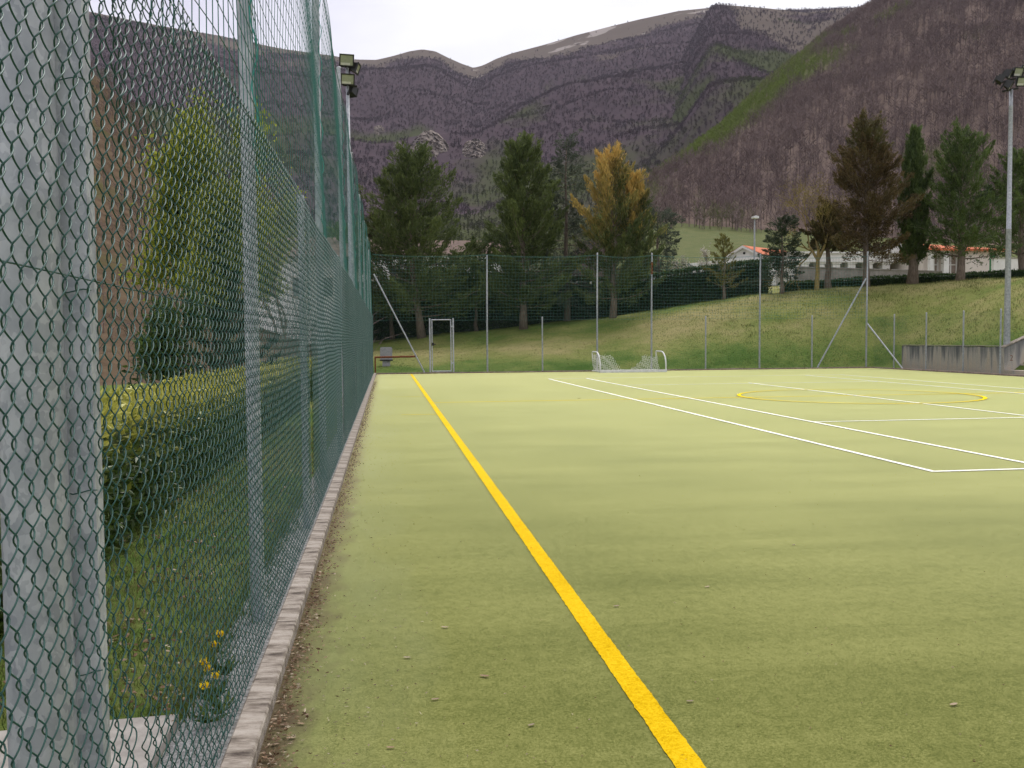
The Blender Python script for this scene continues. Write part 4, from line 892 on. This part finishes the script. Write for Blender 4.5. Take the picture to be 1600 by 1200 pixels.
p = at(1090, 420, Y=58); broadleaf('blossom_shrub', 'pale blossoming shrub above the tall hedge', p[0], 58, at(1090, 385, Y=58)[2]-float(H(p[0], 58)), 1.6, 'blossom', 'bark', depth=4, leaves=900, ls=.10, lw=.08, trunk=.08)

# ------------------------------------------------------------------ hedges
def hedge(name, label, path, wid, hgt, mat, dens, ls, lw, step=1.0, altf=None, tone0=.42, core=True, back=True):
    """path: list of (x, y); leaves laid over sides, ends and top of a soft box"""
    P = np.array(path, float); seg = np.linalg.norm(np.diff(P, axis=0), axis=1); cum = np.concatenate([[0], np.cumsum(seg)]); tot = cum[-1]
    mid = np.array([np.interp(tot/2, cum, P[:, 0]), np.interp(tot/2, cum, P[:, 1])]); t = thing(name, (mid[0], mid[1], float(H(*mid))), label, 'hedge')
    hf = hgt if callable(hgt) else (lambda s: hgt+0*s)
    def frame(s):
        c = np.stack([np.interp(s, cum, P[:, 0]), np.interp(s, cum, P[:, 1])], -1); c2 = np.stack([np.interp(s+.2, cum, P[:, 0]), np.interp(s+.2, cum, P[:, 1])], -1); c1 = np.stack([np.interp(s-.2, cum, P[:, 0]), np.interp(s-.2, cum, P[:, 1])], -1)
        d = c2-c1; d /= np.linalg.norm(d, axis=-1, keepdims=True)+1e-9; return c, np.stack([d[..., 1], -d[..., 0]], -1), d
    if core:
        n = max(4, int(tot/1.0)); s = np.linspace(.25, tot-.25, n); c, nn, _ = frame(s); g = H(c[:, 0], c[:, 1]); hh = hf(s)*.93; V = []
        for k in range(n):
            for o, z in ((-.40, -.1), (-.42, hh[k]*.92), (-.25, hh[k]), (.25, hh[k]), (.42, hh[k]*.92), (.40, -.1)): V.append((c[k, 0]+nn[k, 0]*o*wid, c[k, 1]+nn[k, 1]*o*wid, g[k]+z))
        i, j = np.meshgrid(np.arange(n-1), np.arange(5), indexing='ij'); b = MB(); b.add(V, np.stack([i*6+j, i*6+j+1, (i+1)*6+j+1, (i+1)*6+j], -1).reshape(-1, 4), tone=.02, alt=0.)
        b.f.setdefault(6, []).append(np.array([np.arange(6)[::-1], np.arange(6)+(n-1)*6])); b.build('light_block_core', mat, t)  # solid dark core added inside the leaves to block light, no real stems
    b = MB(); hm = float(np.mean(hf(np.linspace(0, tot, 9))))
    nside = int(tot*hm*dens); ntop = int(tot*wid*dens)
    for side in (1, -1, 0):
        if side == -1 and not back: continue
        m = nside if side else ntop; s = rng.random(m)*tot; c, nn, d = frame(s); g = H(c[:, 0], c[:, 1]); h_ = hf(s)
        lump = (fbm(s*1.3, np.full(m, 3.+side), 81)-.5)*.16*wid
        if side: o = side*(wid/2+lump+rng.normal(0, .05, m)); z = rng.random(m)**.9*h_; o = o*(1-.15*sstep(.8, 1, z/h_)); nv = np.c_[nn*side, np.full(m, .35)]
        else: o = rng.uniform(-.5, .5, m)*wid; z = h_+(fbm(s*2.2, o*2.2, 82)-.5)*.18+rng.normal(0, .04, m); nv = np.c_[nn*0, np.ones(m)]
        pos = np.c_[c+nn*o[:, None], g+z]; D = nv+rng.normal(0, .75, (m, 3))
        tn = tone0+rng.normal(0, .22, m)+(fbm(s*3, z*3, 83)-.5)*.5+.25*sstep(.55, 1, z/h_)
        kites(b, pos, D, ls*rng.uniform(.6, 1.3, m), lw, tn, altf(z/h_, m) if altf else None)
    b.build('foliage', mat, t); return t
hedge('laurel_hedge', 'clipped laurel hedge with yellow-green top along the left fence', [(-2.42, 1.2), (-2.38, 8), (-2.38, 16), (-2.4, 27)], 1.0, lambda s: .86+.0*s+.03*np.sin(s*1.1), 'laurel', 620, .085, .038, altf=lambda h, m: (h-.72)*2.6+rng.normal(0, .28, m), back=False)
tall = [at(px, 500, Y=yy)[:2] for px, yy in ((560, 59.5), (700, 58.5), (850, 57.5), (1000, 56.5), (1110, 55.5), (1207, 54))]
tall = [(-6, 60)]+[tuple(q) for q in tall]
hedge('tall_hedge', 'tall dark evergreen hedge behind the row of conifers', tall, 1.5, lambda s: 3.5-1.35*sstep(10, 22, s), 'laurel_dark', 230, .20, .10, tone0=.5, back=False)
low = [tuple(at(px, 445, Y=yy)[:2]) for px, yy in ((1216, 53), (1300, 52.5), (1420, 51.5), (1510, 50.5), (1640, 49.5))]
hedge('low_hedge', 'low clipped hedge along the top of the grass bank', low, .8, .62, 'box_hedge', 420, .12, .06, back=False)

# ------------------------------------------------------------------ cemetery buildings on the rise
CEM = 'cemetery buildings beyond the bank'
def P_(px, py, Y): return at(px, py, Y=Y)
# right block with niches
Y0 = 66.0; q = lambda px, py: P_(px, py, Y0)
x0, x1, x2, x3 = q(1452, 400)[0], q(1505, 400)[0], q(1546, 400)[0], q(1566, 400)[0]; xm = q(1478, 400)[0]
zg = q(1500, 436)[2]; ze = q(1500, 391)[2]; zr_ = q(1460, 374)[2]
blk = thing('columbarium', ((x0+x3)/2, Y0, zg), 'white columbarium block with terracotta roof, niche grid and green door', 'building', CEM)
b = MB(); b.box((x1, Y0, zg-1.5), (x2, Y0+6, ze)); b.build('wall', 'plaster_cream', blk)
b = MB(); b.box((x0, Y0+.75, zg-1.5), (x1-.003, Y0+6, ze-.002)); b.build('back_wall', 'plaster_cream', blk)
b = MB(); b.box((x2+.003, Y0+.3, zg-1.5), (x3, Y0+6, ze-.004)); b.build('end_wall', 'plaster_white', blk)
b = MB(); b.box((x2+.03, Y0+.22, zg-1.0), (x2+.62, Y0+.297, ze-.15)); b.build('door', 'green_door', blk)
def column(parent, cx, y, w, z0_, z1_):
    b = MB(); b.box((cx-w/2, y, z0_), (cx+w/2, y+w, z1_)); b.box((cx-w*.62, y-w*.12, z0_), (cx+w*.62, y+w*1.12, z0_+.16)); b.box((cx-w*.62, y-w*.12, z1_-.12), (cx+w*.62, y+w*1.12, z1_)); b.build('column', 'plaster_white', parent)
def niches(parent, xa, xb, y, za, zb_, nc, nr2):
    cw, ch = (xb-xa)/nc, (zb_-za)/nr2
    b = MB()
    for i in range(nc+1): b.box((xa+i*cw-.05, y-.12, za), (xa+i*cw+.05, y-.001, zb_))
    for j in range(nr2+1): b.box((xa+.06, y-.115, za+j*ch-.045), (xb-.06, y-.0015, za+j*ch+.045))
    b.build('niche_frame', 'plaster_white', parent)
    for i in range(nc):
        for j in range(nr2):
            b = MB(); b.box((xa+i*cw+.055, y-.05, za+j*ch+.05), (xa+(i+1)*cw-.055, y-.002, za+(j+1)*ch-.05)); b.build('niche_slab', 'niche_stone', parent)
column(blk, x0+.15, Y0-.1, .30, zg-1.2, ze-.02); column(blk, xm, Y0-.1, .42, zg-1.2, ze-.02)
niches(blk, x0+.45, xm-.25, Y0+.74, zg-.45, ze-.25, 2, 3); niches(blk, xm+.30, x1-.12, Y0+.74, zg-.45, ze-.25, 2, 3)
b = MB(); ov = .45; rt_ = zr_-.05
b.add([(x0-.3, Y0-ov, ze+.02), (x3+.6, Y0-ov, ze-.05), (x3+.3, Y0+3.2, ze+.45), (x0+.2, Y0+3.2, rt_), (x0-.3, Y0+6.4, ze+.02), (x3+.6, Y0+6.4, ze-.05)], [[0, 1, 2, 3], [3, 2, 5, 4]])
b.add([(x0-.3, Y0-ov, ze-.06), (x3+.6, Y0-ov, ze-.13), (x3+.6, Y0-ov, ze-.052), (x0-.3, Y0-ov, ze+.018)], [[0, 1, 2, 3]])
roof = b.build('roof', 'roof_tile', blk)
def tile_rows(roof, A, B, C, D, n):
    """raised rows of tiles running from eave (A-B) to ridge (D-C)"""
    A, B, C, D = map(lambda v: np.array(v, float), (A, B, C, D)); nb_ = n
    for k in range(nb_):
        u = (k+.5)/nb_; e_ = A+(B-A)*u; r_ = D+(C-D)*u; b = MB(); b.tube(T(e_+(0, 0, .03), (e_+r_)/2+(0, 0, .03), r_+(0, 0, .03)), .075, 5); b.build('tile_row', 'roof_tile', roof)
tile_rows(roof, (x0-.3, Y0-ov, ze+.02), (x3+.6, Y0-ov, ze-.05), (x3+.3, Y0+3.2, ze+.45), (x0+.2, Y0+3.2, rt_), 26)
# small gate wall right of it
b = MB(); a_, c_ = P_(1553, 400, 62), P_(1640, 400, 62); zz0, zz1 = P_(1560, 440, 62)[2], P_(1560, 404, 62)[2]
gw = thing('white_wall', ((a_[0]+c_[0])/2, 62, zz0), 'plain white garden wall beside the green door', 'wall'); b.box((a_[0], 62, zz0-1), (c_[0], 62.3, zz1)); b.build('wall', 'plaster_white', gw)
b = MB(); b.box((a_[0]-.05, 61.95, zz1), (c_[0]+.05, 62.35, zz1+.07)); b.build('coping', 'slab', gw)
# long portico on the left
Y1 = 70.0; q = lambda px, py: P_(px, py, Y1)
xa, xb = q(1240, 400)[0], q(1440, 400)[0]; zg1 = q(1340, 436)[2]; ze1 = q(1340, 399)[2]
por = thing('columbarium', ((xa+xb)/2, Y1, zg1), 'long white columbarium portico above the grey stone wall', 'building', CEM)
b = MB(); b.box((xa, Y1+1.6, zg1-2), (xb, Y1+5, ze1)); b.build('wall', 'plaster_white', por)
b = MB(); b.box((xa-.2, Y1-.15, ze1-.55), (xb+.2, Y1+1.598, ze1+.12)); b.build('lintel', 'plaster_white', por)
cols = [q(px, 400)[0] for px in (1244, 1258, 1283, 1307, 1331, 1358, 1385, 1413, 1437)]
for cx2 in cols: column(por, cx2, Y1, .62, zg1-2, ze1-.552)
for c0, c1 in zip(cols[:-1], cols[1:]):
    if c1-c0 > .9: niches(por, c0+.42, c1-.42, Y1+1.59, zg1-.9, ze1-.62, 2, 3)
b = MB(); b.box((xa-.3, Y1-.3, ze1+.125), (xb+.3, Y1+5.2, ze1+.26)); b.build('roof', 'plaster_white', por)
# gabled front in the portico
gx = q(1399, 400)[0]; b = MB(); b.prism([(gx-1.5, ze1+.125), (gx+1.5, ze1+.125), (gx, ze1+1.0)], 'y', Y1-.55, Y1-.2); b.build('gable', 'plaster_white', por)
# gabled chapel at the left end
Y2 = 74.0; q = lambda px, py: P_(px, py, Y2)
cm_ = q(1163, 400)[0]; zc0, zc1, zc2 = q(1163, 436)[2], q(1163, 401)[2], q(1163, 386)[2]
ch = thing('chapel', (cm_, Y2, zc0), 'white gabled chapel with orange roof behind the tall hedge', 'building', CEM)
CA = R(-52); CW, CL = 1.45, 6.5
def cput(b, name, mat):      # built square to its own gable, then turned into place
    M_ = np.array([[math.cos(CA), -math.sin(CA), 0], [math.sin(CA), math.cos(CA), 0], [0, 0, 1]]); b.v = [v @ M_.T + np.array([cm_, Y2, 0]) for v in b.v]; return b.build(name, mat, ch)
cput(MB().prism([(-CW, zc0-2), (CW, zc0-2), (CW, zc1), (0, zc2-.1), (-CW, zc1)], 'y', 0, CL), 'wall', 'plaster_white')
cput(MB().prism([(-CW-.25, zc1-.14), (-CW-.25, zc1+.04), (0, zc2+.1), (CW+.25, zc1+.04), (CW+.25, zc1-.14), (0, zc2-.08)], 'y', -.35, -.003), 'pediment', 'plaster_white')
cput(MB().box((-CW-.15, -.3, zc1-.32), (CW+.15, -.004, zc1-.16)), 'cornice', 'plaster_white')
cput(MB().tube(T((0, -.06, zc2-.5), (0, -.004, zc2-.5)), .10, 12), 'roundel', 'dark_gap')
cput(MB().add([(-CW-.4, -.3, zc1+.05), (0, -.3, zc2+.13), (CW+.4, -.3, zc1+.05), (CW+.4, CL+.3, zc1+.05), (0, CL+.3, zc2+.13), (-CW-.4, CL+.3, zc1+.05)], [[0, 1, 4, 5], [1, 2, 3, 4]]), 'roof', 'roof_tile')
bl = thing('balustrade', (q(1185, 410)[0], Y2-3, zc0), 'white balustrade in front of the chapel', 'balustrade')
za, zb3 = P_(1180, 414, 71)[2], P_(1180, 405, 71)[2]; xs0, xs1 = P_(1158, 410, 71)[0], P_(1212, 410, 71)[0]
b = MB(); b.box((xs0, 70.9, zb3-.09), (xs1, 71.1, zb3)); b.build('rail', 'plaster_white', bl); b = MB(); b.box((xs0, 70.9, za-1.6), (xs1, 71.1, za)); b.build('plinth', 'plaster_white', bl)
for k in range(16): b = MB(); xx = xs0+(k+.5)*(xs1-xs0)/16; zz = np.linspace(za, zb3-.09, 5); b.tube(np.c_[np.full(5, xx), np.full(5, 71), zz], [.05, .08, .045, .06, .04], 6); b.build('baluster', 'plaster_white', bl)
pa_, pb_ = P_(1075, 412, 72), P_(1146, 407, 72)
lw_ = thing('white_wall', ((pa_[0]+pb_[0])/2, 72, pa_[2]-2), 'low white wall showing above the tall hedge left of the chapel', 'wall')
b = MB(); b.prism([(pa_[0], pa_[2]-2.5), (pb_[0], pa_[2]-2.5), (pb_[0], pb_[2]), (pb_[0]-1.2, pb_[2]-.0), (pa_[0], pa_[2]+.02)], 'y', 72, 72.3); b.build('wall', 'plaster_white', lw_)
# grey stone wall in front of the portico
Y3 = 62.0; sa, sb = P_(1247, 420, Y3), P_(1472, 424, Y3); zt_ = P_(1300, 418, Y3)[2]; zt2 = P_(1470, 425, Y3)[2]
sw_ = thing('stone_wall', ((sa[0]+sb[0])/2, Y3, zt_-2), 'long grey stone wall below the columbarium portico', 'wall')
b = MB(); b.prism([(sa[0], zt_-3), (sb[0], zt_-3), (sb[0], zt2), (sa[0], zt_)], 'y', Y3, Y3+.4); b.build('wall', 'stone_wall', sw_)
for k in range(12):
    u0, u1 = k/12, (k+1)/12; xa_, xb_ = sa[0]+(sb[0]-sa[0])*u0, sa[0]+(sb[0]-sa[0])*u1; z_a, z_b = zt_+(zt2-zt_)*u0, zt_+(zt2-zt_)*u1
    b = MB(); b.prism([(xa_+.006, z_a), (xb_-.006, z_b), (xb_-.006, z_b+.08), (xa_+.006, z_a+.08)], 'y', Y3-.06, Y3+.46); b.build('coping_stone', 'stone_wall', sw_)
gb = P_(1241, 430, 61.5); gt = thing('white_gatehouse', (gb[0], 63, gb[2]-1), 'small white gate pillar with notice board at the stone wall end', 'gatehouse')
b = MB(); b.box((P_(1231, 430, 62)[0], 62.4, gb[2]-2), (P_(1246.5, 430, 62)[0], 63.4, P_(1240, 414, 62)[2])); b.build('pillar', 'plaster_white', gt)
nb0, nb1 = P_(1238, 437, 62), P_(1246, 430, 62); b = MB(); b.box((nb0[0], 62.3, nb0[2]), (nb1[0], 62.398, nb1[2])); nbf = b.build('notice_frame', 'lamp_black', gt)
b = MB(); b.box((nb0[0]+.05, 62.27, nb0[2]+.02), (nb1[0]-.05, 62.299, nb1[2]-.06)); b.build('notice_sheet', 'white_paint', nbf)

# street lamp, car
Y4 = 62.5; lp = P_(1179, 341, Y4); zb4 = float(H(lp[0], Y4))
sl_ = thing('street_lamp', (lp[0], Y4, zb4), 'slim street lamp with white head standing behind the tall hedge', 'street lamp')
b = MB(); b.tube(T((lp[0], Y4, zb4-.2), (lp[0], Y4, zb4+3), (lp[0], Y4, lp[2])), [.07, .06, .045], 10); b.build('pole', 'galvanised_pole', sl_)
b = MB(); b.prism([(lp[0]-.20, lp[2]-.02), (lp[0]+.18, lp[2]-.04), (lp[0]+.18, lp[2]+.10), (lp[0]-.05, lp[2]+.15), (lp[0]-.20, lp[2]+.10)], 'y', Y4-.35, Y4+.1); b.build('lamp_head', 'white_paint', sl_)
Y5 = 57.5; cp = P_(1383, 432, Y5); zc = float(H(cp[0], Y5))
zc = cp[2]-1.46
car = thing('parked_car', (cp[0], Y5, zc), 'white car roof showing above the low hedge', 'car')
b = MB(); X0 = cp[0]
side = [(-2.0, .35), (2.0, .35), (2.05, .7), (1.9, .86), (1.2, .93), (.62, 1.40), (.2, 1.46), (-.8, 1.45), (-1.35, 1.30), (-1.95, .95), (-2.05, .6)]
b.prism([(X0+a*.98, zc+z) for a, z in side], 'y', Y5-.8, Y5+.8); b.build('body', 'car_white', car)
for xs_ in ([(-1.25, .95), (-.1, .95), (-.1, 1.36), (-.75, 1.36)], [(0, .95), (1.0, .95), (.55, 1.34), (0, 1.36)]):
    b = MB(); b.prism([(X0+a*.98, zc+z) for a, z in xs_], 'y', Y5-.815, Y5-.802); b.build('window', 'glass_dark', car)
for wx in (-1.3, 1.3):
    for sy_ in (-.82, .66):
        b = MB(); a = np.linspace(0, 1, 2); b.tube(np.c_[np.full(2, X0+wx), Y5+sy_+a*.18, np.full(2, zc+.31)], .31, 16); b.build('wheel', 'tyre', car)

# houses half hidden by trees
def house(label, xa, xb, Ya, Yb, zg, ze, zr, wins, mat='plaster_white'):
    h = thing('house', ((xa+xb)/2, Ya, zg), label, 'house', 'houses half hidden behind the trees'); b = MB(); b.box((xa, Ya, zg-2), (xb, Yb, ze)); b.build('wall', mat, h)
    ym = (Ya+Yb)/2; b = MB(); b.prism([(Ya-.6, ze+.002), (Yb+.6, ze+.002), (ym, zr)], 'x', xa-.5, xb+.5); b.build('roof', 'roof_old', h)
    for (wx, wz, w_, h_) in wins:
        b = MB(); b.box((wx-w_/2, Ya-.04, wz), (wx+w_/2, Ya-.002, wz+h_)); f = b.build('window', 'plaster_cream', h); b = MB(); b.box((wx-w_/2+.1, Ya-.05, wz+.1), (wx+w_/2-.1, Ya-.041, wz+h_-.1)); b.build('pane', 'glass_dark', f)
    return h
xl = [P_(px, 420, 96)[0] for px in (560, 800)]
zt5 = P_(600, 398, 96)[2]; zg5 = float(H(5, 96))
house('white two-storey house glimpsed behind the conifers', xl[0], xl[1], 96, 106, zg5, zt5, zt5+2.0, [(xl[0]+1.2+k*2.3, zt5-2.6, .8, 1.6) for k in range(7)]+[(xl[0]+1.2+k*2.3, zt5-5.6, .8, 1.6) for k in range(7)])
xl = [P_(px, 420, 52)[0] for px in (395, 530)]; zt6 = P_(480, 402, 52)[2]; zg6 = float(H(xl[0], 52))
house('low white house seen through the long chain-link fence', xl[0], xl[1], 52, 60, zg6, zt6, zt6+1.5, [(xl[0]+.9+k*1.5, zt6-2.2, .8, 1.2) for k in range(3)])

# ------------------------------------------------------------------ small things: flowers, grass, litter
FL = 'yellow flowers at the fence foot'
for k, (px, py, zf) in enumerate([(343, 993, .20), (335, 1009, .16), (320, 1037, .17), (325, 1046, .15), (338, 1058, .17), (319, 1074, .16)]):
    p = at(px, py, Z=zf); f = thing('yellow_flower', (p[0], p[1], 0), 'yellow flower on a thin stem at the fence foot', 'flower', FL)
    b = MB(); b.tube(T((p[0]+.02, p[1], -.02), (p[0]+.008, p[1], zf*.6), (p[0], p[1], zf)), .0022, 5); b.build('stem', 'stem_green', f)
    b = MB(); n = 26; a = rng.uniform(0, 6.28, n); el_ = rng.uniform(.1, 1.2, n); D = np.c_[np.cos(a)*np.cos(el_), np.sin(a)*np.cos(el_), np.sin(el_)]
    kites(b, np.array([p[0], p[1], zf])+D*.009, D, .034, .015, rng.random(n)); b.build('petals', 'petal', f)
    b = MB(); n = 14; a = rng.uniform(0, 6.28, n); D = np.c_[np.cos(a), np.sin(a), rng.uniform(.3, 1.5, n)]
    kites(b, np.array([p[0]+.02, p[1], .03])+D*np.array([.03, .03, .035]), D, .10, .018, rng.random(n)); b.build('leaves', 'grass_blade', f)
def blades(name, label, XY_, hgt, wd, nper, seed, altm, tonem=.4, spread=.05, zoff=0.):
    g = np.random.default_rng(seed); n = len(XY_)*nper; c = np.repeat(XY_, nper, axis=0)+g.normal(0, spread, (n, 2)); z = H(c[:, 0], c[:, 1])-.01+zoff
    hh = np.repeat(hgt, nper)*g.uniform(.5, 1.3, n); le = g.normal(0, .45, (n, 2))*hh[:, None]; a = g.uniform(0, 6.28, n); s = np.c_[np.cos(a), np.sin(a)]*wd/2
    V = np.stack([np.c_[c-s, z], np.c_[c+s, z], np.c_[c+le, z+hh]], 1).reshape(-1, 3); k = np.arange(n)*3
    al = np.clip(altm(c)+g.normal(0, .25, n), 0, 1); b = MB(); b.add(V, np.stack([k, k+1, k+2], -1), tone=np.repeat(np.clip(g.normal(tonem, .25, n), 0, 1), 3), alt=np.repeat(al, 3))
    return tag(b.build(name, 'grass_blade'), label, 'grass', kind='stuff')
g = np.random.default_rng(3)
q = np.c_[g.uniform(-2.6, -.80, 9000), 2.0+g.random(9000)**1.5*14]; q = q[(q[:, 0] < -.82) & ~((q[:, 1] < 3.65) & (q[:, 0] > -1.9))]
blades('grass', 'short weedy grass behind the long fence', q, np.full(len(q), .055), .006, 6, 4, lambda c: .22+(fbm(c[:, 0]*3, c[:, 1]*3, 90)-.5)*2.2, spread=.04, tonem=.22)
n = 2600; q = np.c_[g.uniform(-1.9, -.8, n), 3.5+g.random(n)**1.6*9]; q = q[fbm(q[:, 0]*3, q[:, 1]*3, 95) > .5]; BACK = q
q = np.c_[g.uniform(-.84, -.72, 260), g.uniform(3.6, 9, 260)]; blades('grass', 'taller weeds along the gravel strip', q, g.uniform(.05, .13, 260), .010, 5, 5, lambda c: 0*c[:, 0], spread=.025)
q = np.c_[g.uniform(-1, 46, 34000), g.uniform(33, 58, 34000)]; ok = ((q[:, 1] > FY+.35) | (q[:, 0] > RX+1.0)) & ~((q[:, 0] > RX-.2) & (q[:, 1] < wb[1]+.3)); q = q[ok]
dz = np.hypot(np.maximum(0, q[:, 0]-RX), np.maximum(0, q[:, 1]-FY)); keep = g.random(len(q)) < np.where(q[:, 0] > 14, .9, .55); q = q[keep]
blades('grass', 'rough tufted grass on the bank beyond the pitch', q, .03+.09*fbm(q[:, 0]*.8, q[:, 1]*.8, 92)*sstep(11, 20, q[:, 0])+.02, .022, 4, 6, lambda c: .05+dry(c[:, 0], c[:, 1])*3.2+(fbm(c[:, 0]*.5, c[:, 1]*.5, 93)-.5)*1.1, spread=.10, tonem=.5)
# leaf litter: fine bits together, the larger leaves one by one
def litter(name, label, P2, ln, wd, seed, mat='litter', z=.012):
    g = np.random.default_rng(seed); n = len(P2); a = g.uniform(0, 6.28, n); D = np.c_[np.cos(a), np.sin(a), g.normal(0, .18, n)]
    b = MB(); kites(b, np.c_[P2, np.full(n, z)+g.uniform(-.004, .006, n)], D, ln, wd, g.random(n), (g.random(n) < .3)*g.random(n), fold=.1); return tag(b.build(name, mat), label, 'leaf litter', kind='stuff')
n = 5200; q = np.c_[KX+.01+np.abs(g.normal(0, .055, n)), 2.5+g.random(n)**1.6*30]; litter('leaf_litter', 'brown leaf crumbs gathered along the left kerb', q, g.uniform(.006, .030, n), g.uniform(.004, .012, n), 11)
litter('leaf_litter', 'brown leaf scraps in the grass behind the fence', BACK, g.uniform(.01, .045, len(BACK)), g.uniform(.008, .02, len(BACK)), 14, z=.02)
n = 1700; q = np.c_[KX+.05+np.abs(g.normal(0, .32, n)), 2.4+g.random(n)**1.6*22]; litter('leaf_litter', 'pale straw bits strewn on the turf beside the kerb', q, g.uniform(.006, .026, n), g.uniform(.003, .006, n), 15, mat='straw', z=.007)
n = 1500; q = np.c_[g.uniform(-.3, 7, n), 2.6+g.random(n)**1.5*14]; litter('leaf_litter', 'tiny specks of debris scattered over the turf', q, g.uniform(.004, .016, n), g.uniform(.003, .006, n), 12, z=.006)
n = 2600; q = np.c_[g.uniform(KX, RX, n), FY-.02-np.abs(g.normal(0, .10, n))]; litter('leaf_litter', 'brown leaf debris along the far kerb', q, g.uniform(.02, .06, n), g.uniform(.015, .03, n), 13)
leafs = [(1490, 1098), (695, 978), (1105, 915), (963, 945), (1078, 1093), (757, 1054), (636, 1025), (680, 1090), (610, 1165), (495, 922), (1163, 716), (905, 622), (1252, 576), (830, 1130), (445, 1130), (455, 1150), (470, 1128), (430, 1160), (1240, 850)]
for k, (px, py) in enumerate(leafs):
    p = at(px, py, Z=.012); big = py < 700; s = .07 if big else g.uniform(.014, .024); a = g.uniform(-.5, .5); nn = 7; b = MB()
    u = np.linspace(-1, 1, nn); wv = np.sqrt(np.maximum(0, 1-u**2))*.38+.03; ca_, sa_ = math.cos(a), math.sin(a); V = []
    for ui, wi in zip(u, wv):
        for sg, zz in ((-1, .16), (0, 0), (1, .16)): x_, y_ = ui, sg*wi; V.append((p[0]+s*(x_*ca_-y_*sa_), p[1]+s*(x_*sa_+y_*ca_), .0055+s*(zz*wi*1.6+.12*ui*ui)))
    i, j = np.meshgrid(np.arange(nn-1), np.arange(2), indexing='ij'); b.add(V, np.stack([i*3+j, (i+1)*3+j, (i+1)*3+j+1, i*3+j+1], -1).reshape(-1, 4), tone=g.random(), alt=g.random()*.6)
    tag(b.build('fallen_leaf', 'litter', origin=(p[0], p[1], .0055)), 'curled dry brown leaf lying on the turf', 'leaf', 'dry leaves on the turf')

# ------------------------------------------------------------------ valley air
hz = MB(); hz.box((-4200, -400, -6), (4200, 4300, 2600)); m, nt, b_ = new_mat('haze_air'); nt.nodes.remove(b_)
pv = N(nt, 'ShaderNodeVolumePrincipled'); pv.inputs['Color'].default_value = (.86, .86, 1.0, 1); pv.inputs['Density'].default_value = .00005; pv.inputs['Anisotropy'].default_value = .0
nt.links.new(pv.outputs[0], nt.nodes['Material Output'].inputs['Volume'])
tag(hz.build('haze', 'haze_air'), 'thin bluish valley haze over everything', 'haze', kind='stuff')
